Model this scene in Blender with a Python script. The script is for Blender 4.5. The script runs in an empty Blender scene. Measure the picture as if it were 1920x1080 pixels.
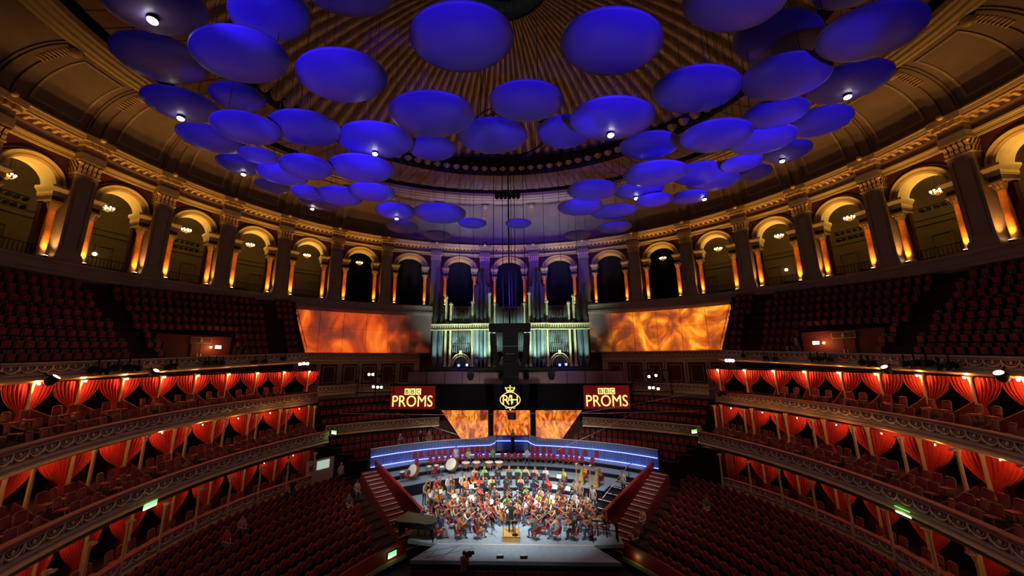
import bpy, math, random
import numpy as np
from mathutils import Matrix, Vector
random.seed(7)
rng = random.Random(11)
PI = math.pi
scene = bpy.context.scene
COL = scene.collection

# ------------------------------------------------------------------ camera, world, exposure
CAM = (0.35, -20.41, 12.6)
YAW, PITCH, ROLL = 0.0332, 0.2026, -0.0058
cd = bpy.data.cameras.new('camera')
cd.sensor_width = 36.0
cd.lens = 36.0 * 654.6 / 1920.0
cd.shift_x = 21.4 / 1920.0
cd.clip_start, cd.clip_end = 0.05, 300
camera = bpy.data.objects.new('camera', cd)
COL.objects.link(camera)
camera.matrix_world = (Matrix.Translation(CAM) @ Matrix.Rotation(YAW, 4, 'Z')
                       @ Matrix.Rotation(PI / 2 + PITCH, 4, 'X') @ Matrix.Rotation(ROLL, 4, 'Z'))
scene.camera = camera
vs = scene.view_settings
vs.view_transform = 'Standard'
vs.look = 'None'
vs.exposure = 0.0
vs.gamma = 1.0
vs.use_curve_mapping = False
world = bpy.data.worlds.new('world')
scene.world = world
world.use_nodes = True
bg = world.node_tree.nodes['Background']
bg.inputs[0].default_value = (0.05, 0.02, 0.015, 1)
bg.inputs[1].default_value = 0.12
scene.cycles.max_bounces = 5
scene.cycles.diffuse_bounces = 2
scene.cycles.glossy_bounces = 2
scene.cycles.transparent_max_bounces = 4
scene.cycles.sample_clamp_indirect = 3.0
scene.cycles.use_denoising = True


def light(kind, loc, energy, color, aim=None, size=0.1, angle=60, blend=0.5, name='lamp_light', parent=None):
    d = bpy.data.lights.new(name, kind)
    d.energy = energy
    d.color = color
    if kind in ('POINT', 'SPOT'):
        d.shadow_soft_size = size
    if kind == 'SPOT':
        d.spot_size = math.radians(angle)
        d.spot_blend = blend
    if kind == 'AREA':
        d.size = size
    o = bpy.data.objects.new(name, d)
    COL.objects.link(o)
    o.location = loc
    if aim is not None:
        v = Vector(aim) - Vector(loc)
        o.rotation_euler = v.to_track_quat('-Z', 'Y').to_euler()
    if parent:
        o.parent = parent
    return o


# ------------------------------------------------------------------ materials
MATS = {}


def mat(name, col, rough=0.6, metal=0.0, noise=0.0, nscale=6.0, col2=None, emit=None, estr=0.0, bump=0.0, bscale=30.0, spec=0.5, objcol=False, alpha=1.0, sheen=0.0):
    if name in MATS:
        return MATS[name]
    m = bpy.data.materials.new(name)
    m.use_nodes = True
    nt = m.node_tree
    b = nt.nodes['Principled BSDF']
    b.inputs['Base Color'].default_value = (*col, 1)
    b.inputs['Roughness'].default_value = rough
    b.inputs['Metallic'].default_value = metal
    b.inputs['Specular IOR Level'].default_value = spec
    if sheen:
        b.inputs['Sheen Weight'].default_value = sheen
    if alpha < 1:
        b.inputs['Alpha'].default_value = alpha
    src = None
    if objcol:
        oi = nt.nodes.new('ShaderNodeObjectInfo')
        src = oi.outputs['Color']
        nt.links.new(src, b.inputs['Base Color'])
    if noise > 0 or bump > 0:
        tc = nt.nodes.new('ShaderNodeTexCoord')
    if noise > 0:
        n = nt.nodes.new('ShaderNodeTexNoise')
        n.inputs['Scale'].default_value = nscale
        n.inputs['Detail'].default_value = 5
        nt.links.new(tc.outputs['Object'], n.inputs['Vector'])
        r = nt.nodes.new('ShaderNodeValToRGB')
        r.color_ramp.elements[0].position = 0.3
        r.color_ramp.elements[1].position = 0.7
        c2 = col2 or tuple(c * (1 - noise) for c in col)
        r.color_ramp.elements[0].color = (*c2, 1)
        r.color_ramp.elements[1].color = (*col, 1)
        nt.links.new(n.outputs['Fac'], r.inputs['Fac'])
        if src is None:
            nt.links.new(r.outputs['Color'], b.inputs['Base Color'])
    if bump > 0:
        n2 = nt.nodes.new('ShaderNodeTexNoise')
        n2.inputs['Scale'].default_value = bscale
        nt.links.new(tc.outputs['Object'], n2.inputs['Vector'])
        bp = nt.nodes.new('ShaderNodeBump')
        bp.inputs['Strength'].default_value = bump
        bp.inputs['Distance'].default_value = 0.05
        nt.links.new(n2.outputs['Fac'], bp.inputs['Height'])
        nt.links.new(bp.outputs['Normal'], b.inputs['Normal'])
    if emit:
        b.inputs['Emission Color'].default_value = (*emit, 1)
        b.inputs['Emission Strength'].default_value = estr
    MATS[name] = m
    return m


# ------------------------------------------------------------------ mesh builder
class MB:
    def __init__(s):
        s.v, s.f, s.m, s.sm, s.mats = [], [], [], [], []

    def mi(s, m):
        if m is None:
            return 0
        if m not in s.mats:
            s.mats.append(m)
        return s.mats.index(m)

    def add(s, verts, faces, m=None, smooth=False, M=None):
        k = len(s.v)
        if M is not None:
            verts = [tuple(M @ Vector(p)) for p in verts]
        s.v += [tuple(p) for p in verts]
        i = s.mi(m)
        for f in faces:
            s.f.append([j + k for j in f])
            s.m.append(i)
            s.sm.append(smooth)
        return s

    def box(s, c, d, m=None, rz=0.0, taper=1.0, M=None):
        x, y, z = (q / 2 for q in d)
        vs_ = []
        ca, sa = math.cos(rz), math.sin(rz)
        for k in (-1, 1):
            t = taper if k > 0 else 1
            for i, j in ((-1, -1), (1, -1), (1, 1), (-1, 1)):
                a, b = i * x * t, j * y * t
                vs_.append((c[0] + a * ca - b * sa, c[1] + a * sa + b * ca, c[2] + k * z))
        return s.add(vs_, [(3, 2, 1, 0), (4, 5, 6, 7), (0, 1, 5, 4), (1, 2, 6, 5), (2, 3, 7, 6), (3, 0, 4, 7)], m, False, M)

    def lathe(s, prof, n=12, m=None, c=(0, 0, 0), smooth=True, caps=True, M=None, a0=0.0, a1=2 * PI):
        vs_, fs = [], []
        full = abs(a1 - a0 - 2 * PI) < 1e-6
        k = n if full else n + 1
        for r, z in prof:
            for i in range(k):
                a = a0 + (a1 - a0) * i / n
                vs_.append((c[0] + r * math.cos(a), c[1] + r * math.sin(a), c[2] + z))
        for j in range(len(prof) - 1):
            for i in range(n):
                i2 = (i + 1) % k
                fs.append((j * k + i, j * k + i2, (j + 1) * k + i2, (j + 1) * k + i))
        if caps and full:
            fs.append(tuple(range(k))[::-1])
            fs.append(tuple((len(prof) - 1) * k + i for i in range(k)))
        return s.add(vs_, fs, m, smooth, M)

    def tube(s, pts, r, n=6, m=None, smooth=True, caps=True, M=None):
        pts = [Vector(p) for p in pts]
        rs = r if isinstance(r, (list, tuple)) else [r] * len(pts)
        vs_, fs = [], []
        up = Vector((0, 0, 1))
        pu = None
        for i, p in enumerate(pts):
            d = (pts[min(i + 1, len(pts) - 1)] - pts[max(i - 1, 0)])
            if d.length < 1e-9:
                d = Vector((0, 0, 1))
            d.normalize()
            if pu is None:
                pu = d.orthogonal().normalized() if abs(d.dot(up)) > 0.95 else d.cross(up).normalized()
            u = (pu - d * pu.dot(d))
            u = u.normalized() if u.length > 1e-6 else d.orthogonal().normalized()
            pu = u
            w = d.cross(u)
            for k in range(n):
                a = 2 * PI * k / n
                vs_.append(tuple(p + (u * math.cos(a) + w * math.sin(a)) * rs[i]))
        for j in range(len(pts) - 1):
            for k in range(n):
                k2 = (k + 1) % n
                fs.append((j * n + k, j * n + k2, (j + 1) * n + k2, (j + 1) * n + k))
        if caps:
            fs.append(tuple(range(n))[::-1])
            fs.append(tuple((len(pts) - 1) * n + k for k in range(n)))
        return s.add(vs_, fs, m, smooth, M)

    def prism(s, poly, z0, z1, m=None, M=None):
        n = len(poly)
        vs_ = [(x, y, z0) for x, y in poly] + [(x, y, z1) for x, y in poly]
        fs = [tuple(range(n))[::-1], tuple(range(n, 2 * n))] + [(i, (i + 1) % n, n + (i + 1) % n, n + i) for i in range(n)]
        return s.add(vs_, fs, m, False, M)

    def ball(s, c, r, m=None, n=8, k=6, sc=(1, 1, 1), M=None):
        vs_, fs = [], []
        for j in range(1, k):
            a = PI * j / k
            for i in range(n):
                b = 2 * PI * i / n
                vs_.append((c[0] + r * sc[0] * math.sin(a) * math.cos(b), c[1] + r * sc[1] * math.sin(a) * math.sin(b), c[2] + r * sc[2] * math.cos(a)))
        t = len(vs_)
        vs_ += [(c[0], c[1], c[2] + r * sc[2]), (c[0], c[1], c[2] - r * sc[2])]
        for j in range(k - 2):
            for i in range(n):
                i2 = (i + 1) % n
                fs.append((j * n + i, (j + 1) * n + i, (j + 1) * n + i2, j * n + i2))
        for i in range(n):
            i2 = (i + 1) % n
            fs.append((t, i, i2))
            fs.append((t + 1, (k - 2) * n + i2, (k - 2) * n + i))
        return s.add(vs_, fs, m, True, M)

    def grid(s, P, m=None, smooth=True, flip=False, M=None):
        h, w = len(P), len(P[0])
        vs_ = [p for r in P for p in r]
        fs = []
        for j in range(h - 1):
            for i in range(w - 1):
                q = (j * w + i, j * w + i + 1, (j + 1) * w + i + 1, (j + 1) * w + i)
                fs.append(q[::-1] if flip else q)
        return s.add(vs_, fs, m, smooth, M)

    def mesh(s, name):
        me = bpy.data.meshes.new(name)
        me.from_pydata(s.v, [], s.f)
        for m in s.mats:
            me.materials.append(m)
        if len(s.mats) > 1:
            me.polygons.foreach_set('material_index', s.m)
        me.polygons.foreach_set('use_smooth', s.sm)
        me.update()
        return me


def tag(o, label=None, cat=None, group=None, kind=None):
    if label:
        o['label'] = label
    if cat:
        o['category'] = cat
    if group:
        o['group'] = group
    if kind:
        o['kind'] = kind
    return o


def ob(name, data, parent=None, loc=None, rz=None, label=None, cat=None, group=None, kind=None, rot=None, sc=None, color=None):
    if isinstance(data, MB):
        data = data.mesh(name)
    o = bpy.data.objects.new(name, data)
    COL.objects.link(o)
    if parent is not None:
        o.parent = parent
    if loc is not None:
        o.location = loc
    if rz is not None:
        o.rotation_euler = (0, 0, rz)
    if rot is not None:
        o.rotation_euler = rot
    if sc is not None:
        o.scale = sc if isinstance(sc, (tuple, list)) else (sc, sc, sc)
    if color is not None:
        o.color = (*color, 1)
    return tag(o, label, cat, group, kind)


def empty(name, loc=(0, 0, 0), rz=0.0, label=None, cat=None, group=None, kind=None, rot=None):
    o = ob(name, None, None, loc, rz, label, cat, group, kind, rot)
    o.empty_display_size = 0.1
    return o


ORD = ['zeroth', 'first', 'second', 'third', 'fourth', 'fifth', 'sixth', 'seventh', 'eighth', 'ninth', 'tenth', 'eleventh', 'twelfth', 'thirteenth', 'fourteenth', 'fifteenth', 'sixteenth', 'seventeenth', 'eighteenth', 'nineteenth', 'twentieth']


def ordn(i):
    return ORD[i] if i < len(ORD) else '%dth' % i


def side_word(s):
    return 'left' if s < 0 else 'right'


# ------------------------------------------------------------------ ellipses of the hall
class El:
    def __init__(s, x0, y0, b, a):
        s.x0, s.y0, s.b, s.a = x0, y0, b, a
        t = np.linspace(-PI, PI, 4001)
        x, y = b * np.sin(t), a * np.cos(t)
        S = np.concatenate([[0], np.cumsum(np.hypot(np.diff(x), np.diff(y)))])
        s.S, s.T = S - np.interp(0, t, S), t

    def t(s, arc):
        return float(np.interp(arc, s.S, s.T))

    def arc(s, t):
        return float(np.interp(t, s.T, s.S))

    def nrm(s, t):
        nx, ny = math.sin(t) / s.b, math.cos(t) / s.a
        l = math.hypot(nx, ny)
        return nx / l, ny / l

    def p(s, t, e=0.0):
        nx, ny = s.nrm(t)
        return s.x0 + s.b * math.sin(t) - e * nx, s.y0 + s.a * math.cos(t) - e * ny

    def rz(s, t):
        nx, ny = s.nrm(t)
        return math.atan2(ny, nx) - PI / 2

    def t_y(s, y, side=1):
        return side * math.acos(max(-1, min(1, (y - s.y0) / s.a)))


def sweep(mb, el, prof, t0, t1, n, m=None, zf=None, smooth=True, close=False):
    """prof: (e inward, z); strip along an ellipse"""
    P = []
    if close:
        prof = list(prof) + [prof[0]]
    for k in range(n + 1):
        t = t0 + (t1 - t0) * k / n
        row = []
        for e, z in prof:
            x, y = el.p(t, e)
            row.append((x, y, zf(z, x, y) if zf else z))
        P.append(row)
    if smooth == 'flat' or not smooth:
        # keep profile edges hard: separate strip per segment, smooth along the curve
        for j in range(len(prof) - 1):
            mb.grid([[r[j], r[j + 1]] for r in P], m, True)
    else:
        mb.grid(P, m, True)
    return mb


WALL = El(0, 0, 33.41, 28.31)
ZS = 25.35


def zw(z, x, y):
    if z <= ZS:
        return z
    zc = 29.8 - 0.05 * max(0.0, min(25.0, y - 3))
    return ZS + (z - ZS) * (zc - ZS) / (29.8 - ZS)


TC = [0, .2117, .4196, .6182, .8086, .9928, 1.173, 1.3564, 1.542, 1.727]
HC = [.064, .0619, .0606, .057, .0545, .0544, .0541, .055, .055, .055]
CIRC = El(0, 3, 25.5, 24.0)
SEC = El(.45, 6.5, 23.0, 25.3)
GRA = El(0, 2.96, 20.1, 23.3)
LOG = El(.3, 2.8, 20.3, 19.4)
ARE = El(.2, -4.0, 10.7, 13.0)


def zcirc(y):
    return 12.68 + .034 * y + .0008 * y * y
# ------------------------------------------------------------------ shared materials
M_stone = mat('cream_stone', (.36, .25, .15), .75, noise=.25, nscale=1.5)
M_corn = mat('cornice_ochre', (.46, .30, .12), .55, noise=.2, nscale=4)
M_pier = mat('grey_pier_paint', (.33, .235, .18), .7, noise=.2, nscale=1.2)
M_gilt = mat('gilded_plaster', (.80, .52, .20), .45, .35, noise=.35, nscale=8)
M_arch = mat('arch_cream', (.62, .46, .17), .6, noise=.12, nscale=3)
M_scag = mat('orange_scagliola', (.80, .30, .06), .32, noise=.6, nscale=3.5, col2=(.55, .16, .03))
M_maroon = mat('maroon_paint', (.095, .014, .012), .6, noise=.25, nscale=2)
M_cove = mat('cove_plaster', (.21, .135, .09), .8, noise=.2, nscale=.8)
M_covered = mat('cove_panel_red', (.20, .115, .085), .8, noise=.25, nscale=.7)
M_gold2 = mat('old_gold_paint', (.62, .42, .18), .5, .2)
M_gwall = mat('gallery_wall_olive', (.16, .11, .05), .8, noise=.15, nscale=1)
M_gfloor = mat('gallery_floor_dark', (.05, .04, .035), .8)
M_black = mat('black_iron', (.008, .008, .008), .7, spec=.2)
M_dark = mat('dark_cloth', (.004, .003, .004), .95, spec=.1)
M_plank = mat('ceiling_board', (.42, .25, .12), .7, noise=.3, nscale=2)
M_flute = mat('dome_metal_sheet', (.40, .28, .15), .45, .35, noise=.4, nscale=1.5)
M_lampw = mat('warm_lamp_lens', (1, .8, .5), .4, emit=(1, .72, .36), estr=30)
M_lampwh = mat('white_lamp_lens', (1, 1, 1), .4, emit=(1, .93, .8), estr=14)
M_glass = mat('chandelier_glass', (1, .9, .7), .2, emit=(1, .78, .42), estr=7)
M_globe = mat('globe_lamp_glass', (1, .9, .7), .3, emit=(1, .72, .38), estr=5)
M_navy = mat('navy_drape', (.005, .010, .018), .9, noise=.4, nscale=.8)
TMIN, TMAX = -1.98, 1.98


def bay_word(i):
    if i == 0:
        return 'the centre arch behind the organ'
    return 'the %s arch %s of the organ' % (ordn(abs(i)), 'left' if i < 0 else 'right')


def gap_word(i, s):
    # pier between arch i and i+1 on side s
    if i == 0:
        return 'with gilded capital between the centre arch and first arch %s of it' % side_word(s)
    return 'with gilded capital between the %s and %s arch %s of the organ' % (ordn(i), ordn(i + 1), side_word(s))


# ---- column ------------------------------------------------------
ZB, ZT = 19.81, 23.57


def leaves(mb, r, z, h, n, m, lean=.1, w=.16):
    for k in range(n):
        a = 2 * PI * k / n
        c, s_ = math.cos(a), math.sin(a)

        def q(rr, ww, zz):
            return (rr * c - ww * s_, rr * s_ + ww * c, zz)
        mb.add([q(r, -w / 2, z), q(r, w / 2, z), q(r + lean * .5, w / 2, z + h * .6), q(r + lean * .5, -w / 2, z + h * .6),
                q(r + lean, w / 3, z + h), q(r + lean, -w / 3, z + h), q(r + lean * 1.5, 0, z + h * .82)],
               [(0, 1, 2, 3), (3, 2, 4, 5), (5, 4, 6)], m)


def col_meshes():
    d = {}
    b = MB()
    b.box((0, 0, .09), (.66, .66, .18), M_stone)
    b.lathe([(.31, .18), (.34, .24), (.31, .30), (.26, .33), (.29, .38), (.27, .42), (.235, .45)], 16, M_stone)
    d['base'] = b.mesh('column_base')
    b = MB()
    H = ZT - ZB
    b.lathe([(.225, .44), (.23, 1.4), (.222, 2.4), (.2, H - .06), (.22, H - .04), (.22, H)], 16, M_scag, caps=False)
    d['shaft'] = b.mesh('column_shaft')
    b = MB()
    b.lathe([(.2, H), (.22, H + .2), (.27, H + .42), (.34, H + .52)], 12, M_gilt)
    leaves(b, .21, H + .02, .26, 8, M_gilt, .1, .15)
    leaves(b, .23, H + .2, .26, 8, M_gilt, .14, .15)
    for k in range(4):
        a = PI / 4 + k * PI / 2
        b.ball((.40 * math.cos(a), .40 * math.sin(a), H + .47), .08, M_gilt, 6, 4)
    b.box((0, 0, H + .56), (.74, .74, .08), M_gilt)
    d['capital'] = b.mesh('column_capital')
    b = MB()
    b.box((0, .4, H + .80), (.60, 1.3, .40), M_maroon)
    b.box((0, .4, H + .64), (.66, 1.36, .08), M_arch)
    b.box((0, .4, H + 1.04), (.68, 1.4, .1), M_arch)
    b.box((0, .4, H + 1.21), (.74, 1.46, .24), M_arch, taper=1.0)
    b.add([(-.37, -.33, H + 1.33), (.37, -.33, H + 1.33), (.37, 1.13, H + 1.33), (-.37, 1.13, H + 1.33),
           (-.52, -.5, H + 1.62), (.52, -.5, H + 1.62), (.52, 1.2, H + 1.62), (-.52, 1.2, H + 1.62),
           (-.52, -.5, H + 1.78), (.52, -.5, H + 1.78), (.52, 1.2, H + 1.78), (-.52, 1.2, H + 1.78)],
          [(0, 1, 5, 4), (1, 2, 6, 5), (2, 3, 7, 6), (3, 0, 4, 7), (4, 5, 9, 8), (5, 6, 10, 9), (6, 7, 11, 10), (7, 4, 8, 11), (8, 9, 10, 11), (3, 2, 1, 0)], M_arch)
    d['impost'] = b.mesh('impost_block')
    b = MB()
    b.box((0, .82, H / 2 + .3), (.46, .4, H + .6), M_maroon)
    d['rear_pier'] = b.mesh('rear_pier')
    b = MB()
    b.lathe([(.06, 0), (.1, .05), (.11, .2), (.12, .24)], 10, M_black)
    d['lamp_body'] = b.mesh('uplight_body')
    b = MB()
    b.lathe([(.0, .235), (.105, .236), (.105, .25), (0, .251)], 10, M_lampw, caps=False)
    d['lamp_lens'] = b.mesh('uplight_lens')
    return d


CM = col_meshes()


def bay_t(i):
    s = -1 if i < 0 else 1
    return s * TC[abs(i)]


for i in range(-8, 9):
    for sd in (-1, 1):
        t = bay_t(i) + sd * HC[abs(i)]
        x, y = WALL.p(t)
        which = 'left' if sd < 0 else 'right'
        r = empty('gallery_column', (x, y, ZB), WALL.rz(t), 'orange marble column at the %s of %s' % (which, bay_word(i)), 'column', 'arcade columns of the gallery')
        for k in ('base', 'shaft', 'capital', 'impost', 'rear_pier'):
            ob(k, CM[k], r)
        x2, y2 = WALL.p(t, .5)
        # uplight standing on the ledge
        u = empty('uplight', (x2, y2, ZB), WALL.rz(t), 'black uplight at the %s column of %s' % (which, bay_word(i)), 'lamp', 'uplights along the gallery ledge')
        ob('housing', CM['lamp_body'], u)
        ob('lens', CM['lamp_lens'], u)
        xa, ya = WALL.p(t, .12)
        back = abs(i) <= 2
        light('SPOT', (x2, y2, ZB + .33), 620 if not back else 420, (1, .50, .12) if not back else (1, .45, .08), (xa, ya, ZB + 4.2), .05, 75, .8, 'uplight_beam')


# ---- pilasters ---------------------------------------------------
def pilaster(i, s):
    ta, tb = TC[i], TC[i + 1]
    t = (ta + tb) / 2 * s
    x, y = WALL.p(t)
    f = (zw(29.8, x, y) - ZS) / (29.8 - ZS)

    def Z(z):
        return (ZS + (z - ZS) * f if z > ZS else z) - ZB
    r = empty('pilaster', (x, y, ZB), WALL.rz(t), 'grey pilaster ' + gap_word(i, s), 'pilaster', 'pilasters of the gallery wall')
    w = 1.3
    b = MB()
    b.box((0, .1, .25), (w + .22, 1.85, .5), M_pier)
    b.box((0, .1, .58), (w + .12, 1.75, .16), M_pier)
    ob('base', b, r)
    b = MB()
    z0, z1 = .66, Z(26.7)
    b.box((0, .1, (z0 + z1) / 2), (w, 1.6, z1 - z0), M_pier)
    ob('shaft', b, r)
    b = MB()
    for zz0, zz1 in ((z0 + .35, z1 - .3),):
        for q in (-1, 1):
            b.box((q * .42, -.72, (zz0 + zz1) / 2), (.07, .06, zz1 - zz0), M_pier)
        b.box((0, -.72, zz0), (.9, .06, .07), M_pier)
        b.box((0, -.72, zz1), (.9, .06, .07), M_pier)
    ob('face_panel', b, r)
    b = MB()
    h = Z(27.85) - z1
    b.box((0, .1, z1 + .05), (w + .12, 1.74, .1), M_arch)
    b.box((0, .1, z1 + h * .5), (w - .02, 1.5, h * .9), M_maroon)
    for lv in range(2):
        for k in range(5):
            xx = -.56 + k * .28
            zz = z1 + .1 + lv * h * .38
            ln = .14 + .08 * lv
            b.add([(xx - .11, -.66, zz), (xx + .11, -.66, zz), (xx + .11, -.66 - ln * .6, zz + h * .3), (xx - .11, -.66 - ln * .6, zz + h * .3), (xx, -.66 - ln * 1.5, zz + h * .26), (xx, -.66 - ln, zz + h * .4)],
                  [(0, 1, 2, 3), (3, 2, 5), (3, 5, 4), (5, 2, 4)], M_gilt)
            for q in (-1, 1):
                yy = -.5 + k * .3
                X = q * (w / 2)
                b.add([(X, yy - .1, zz), (X, yy + .1, zz), (X + q * ln * .6, yy + .1, zz + h * .3), (X + q * ln * .6, yy - .1, zz + h * .3), (X + q * ln, yy, zz + h * .4)],
                      [(0, 1, 2, 3), (3, 2, 4)], M_gilt)
    for q in (-1, 1):
        b.ball((q * .68, -.8, z1 + h * .8), .14, M_gilt, 8, 6)
    b.box((0, .05, Z(27.85) - .05), (w + .3, 1.9, .1), M_gilt)
    ob('capital', b, r)


for s in (-1, 1):
    for i in range(0, 9):
        pilaster(i, s)


# ---- arches, spandrels, gallery interior --------------------------
wall_root = empty('wall_gallery', (0, 0, 0), kind='structure')
NA = 20
for i in range(-8, 9):
    k = abs(i)
    t = bay_t(i)
    x0, y0 = WALL.p(t)
    rz = WALL.rz(t)
    sp = math.hypot(WALL.b * math.cos(t), WALL.a * math.sin(t))
    c = HC[k] * sp
    f = (zw(29.8, x0, y0) - ZS) / (29.8 - ZS)
    win = c - .22
    rise = min(win, 1.8 * f) if win > 1.5 else win
    zs = ZS - ZB
    ro = empty('arch', (x0, y0, ZB), rz, 'moulded cream round arch, ' + bay_word(i), 'arch', 'arches of the gallery')
    rings = [('soffit', [(0, 1.1), (0, -.16)], M_arch), ('inner_band', [(0, -.16), (0, -.2), (.14, -.2), (.14, -.26)], M_arch),
             ('middle_band', [(.14, -.26), (.16, -.22), (.29, -.22), (.31, -.34)], M_corn), ('outer_band', [(.31, -.34), (.46, -.36), (.5, -.30), (.5, .06)], M_arch)]
    for nm, pr, m in rings:
        b = MB()
        for j in range(len(pr) - 1):
            P = []
            for q in range(NA + 1):
                a = PI * q / NA
                P.append([((win + o) * math.cos(a), yy, zs + (rise + o) * math.sin(a)) for o, yy in (pr[j], pr[j + 1])])
            b.grid(P, m, True)
        ob(nm, b, ro)
    # spandrel wall
    tl = (TC[k] + TC[k - 1]) / 2 if k > 0 else -(TC[0] + TC[1]) / 2
    tr = (TC[k] + TC[k + 1]) / 2
    hb = min(abs(WALL.arc(tr) - WALL.arc(TC[k])), abs(WALL.arc(TC[k]) - WALL.arc(tl))) if k else WALL.arc(tr)
    zt = ZS + (27.9 - ZS) * f - ZB
    b = MB()
    P = []
    for q in range(NA + 1):
        a = PI * q / NA
        ax, az = (win + .44) * math.cos(a), zs + (rise + .44) * math.sin(a)
        dx, dz = math.cos(a), math.sin(a)
        ss = min(hb / abs(dx) if abs(dx) > 1e-6 else 1e9, (zt - zs) / dz if dz > 1e-6 else 1e9)
        P.append([(ax, .02, az), (dx * ss if abs(dx * ss) > abs(ax) else ax, .02, max(az, zs + dz * ss))])
    b.grid(P, M_maroon, False)
    for q in (-1, 1):
        b.box((q * (win + .3 + hb) / 2, .75, zs / 2), (hb - win - .3, .5, zs), M_maroon)
    ob('spandrel_wall', b, wall_root, (x0, y0, ZB), rz)
    # coloured lining of the upper spandrel (raised gilt border)
    b = MB()
    P = []
    for q in range(NA + 1):
        a = PI * q / NA
        P.append([((win + o) * math.cos(a), -.02, zs + (rise + o) * math.sin(a)) for o in (.62, .68)])
    b.grid(P, M_gold2, True)
    ob('gilt_border', b, wall_root, (x0, y0, ZB), rz)
    # iron railing between the columns
    if k >= 3:
        rr = empty('railing', (x0, y0, ZB), rz, 'black iron railing under ' + bay_word(i), 'railing', 'gallery railings')
        b = MB()
        L = 2 * (c - .3)
        b.box((0, .25, 1.02), (L, .05, .05), M_black)
        b.box((0, .25, .12), (L, .04, .04), M_black)
        ob('rail', b, rr)
        nb = int(L / .22)
        bm_ = MB().box((0, 0, .55), (.03, .03, .95), M_black).mesh('baluster')
        for q in range(nb + 1):
            ob('baluster', bm_, rr, (-L / 2 + L * q / nb, .25, 0))
# rear wall of the gallery, floor, ceiling
b = MB()
sweep(b, WALL, [(-5.0, 19.7), (-5.0, 27.2)], TMIN, TMAX, 120, M_gwall)
ob('wall_gallery_rear', b, kind='structure')
for z, nm in ((21.0, 'trim_1'), (23.9, 'trim_2'), (24.4, 'trim_3')):
    b = MB()
    sweep(b, WALL, [(-4.97, z), (-4.85, z + .04), (-4.85, z + .12), (-4.97, z + .18)], TMIN, TMAX, 120, M_gwall)
    ob(nm, b, kind='structure')
b = MB()
sweep(b, WALL, [(.9, 19.8), (-5.2, 19.8)], TMIN, TMAX, 120, M_gfloor)
ob('floor_gallery', b, kind='structure')
b = MB()
sweep(b, WALL, [(-.9, 27.9), (-1.6, 27.6), (-3.6, 27.6), (-4.5, 27.2), (-5.0, 26.4)], TMIN, TMAX, 120, M_gwall)
ob('ceiling_gallery', b, kind='structure')
panel_m = MB()
panel_m.box((0, 0, 1.5), (1.1, .06, 3.0), M_gwall)
for q in (-1, 1):
    panel_m.box((q * .62, -.05, 1.55), (.12, .12, 3.2), M_gwall)
panel_m.box((0, -.05, 3.15), (1.36, .14, .16), M_gwall)
panel_m = panel_m.mesh('wall_panel')
beam_m = MB().box((0, 2.8, 0), (.35, 3.6, .35), M_gwall).mesh('ceiling_beam')
for i in range(-8, 9):
    t = bay_t(i)
    x, y = WALL.p(t)
    sp = math.hypot(WALL.b * math.cos(t), WALL.a * math.sin(t))
    for q in (-1, 1):
        xx, yy = WALL.p(t + q * 1.5 / sp, -4.9)
        ob('wall_panel', panel_m, wall_root, (xx, yy, ZB), WALL.rz(t))
    for q in (-1, 1):
        xx, yy = WALL.p(t + q * .09, 0)
        ob('ceiling_beam', beam_m, wall_root, (xx, yy, 27.45), WALL.rz(t + q * .09))

# chandeliers and globe lamps
b = MB()
b.tube([(0, 0, 0), (0, 0, 1.7)], .012, 5, M_black)
CH_rod = b.mesh('rod')
b = MB()
b.lathe([(.03, -.35), (.1, -.3), (.05, -.2), (.12, -.1), (.06, 0), (.03, .1)], 10, M_gold2)
CH_body = b.mesh('stem')
CH_arm = MB().tube([(0, 0, -.1), (.18, 0, -.22), (.34, 0, -.15), (.36, 0, -.02)], .014, 5, M_gold2).mesh('arm')
CH_bulb = MB().ball((.36, 0, .05), .075, M_glass, 8, 6).mesh('bulb')
for i in range(-8, 9):
    if abs(i) < 3:
        continue
    t = bay_t(i)
    x, y = WALL.p(t, -1.7)
    r = empty('chandelier', (x, y, 25.55), WALL.rz(t), 'lit chandelier with candle lamps hanging in ' + bay_word(i), 'chandelier', 'gallery chandeliers')
    ob('rod', CH_rod, r)
    ob('stem', CH_body, r)
    for q in range(8):
        ob('arm', CH_arm, r, rz=q * PI / 4)
        ob('bulb', CH_bulb, r, rz=q * PI / 4)
    light('POINT', (x, y, 25.65), 105 if abs(i) > 3 else 10, (1, .60, .12), None, .3, name='chandelier_glow')
b = MB().ball((0, 0, 0), .16, M_globe, 12, 8)
GL_m = b.mesh('globe')
GB_m = MB().box((0, .2, 0), (.05, .35, .05), M_gold2).mesh('bracket')
for i, dx, dz in ((-8, -.2, 22.4), (-7, .9, 22.0), (7, .3, 22.1), (5, -.5, 22.3)):
    t = bay_t(i) + dx / 30
    x, y = WALL.p(t, -4.4)
    r = empty('globe_lamp', (x, y, dz), WALL.rz(t), 'round glowing globe lamp on the rear wall of ' + bay_word(i), 'lamp', 'globe lamps of the gallery')
    ob('globe', GL_m, r)
    ob('bracket', GB_m, r)

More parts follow.
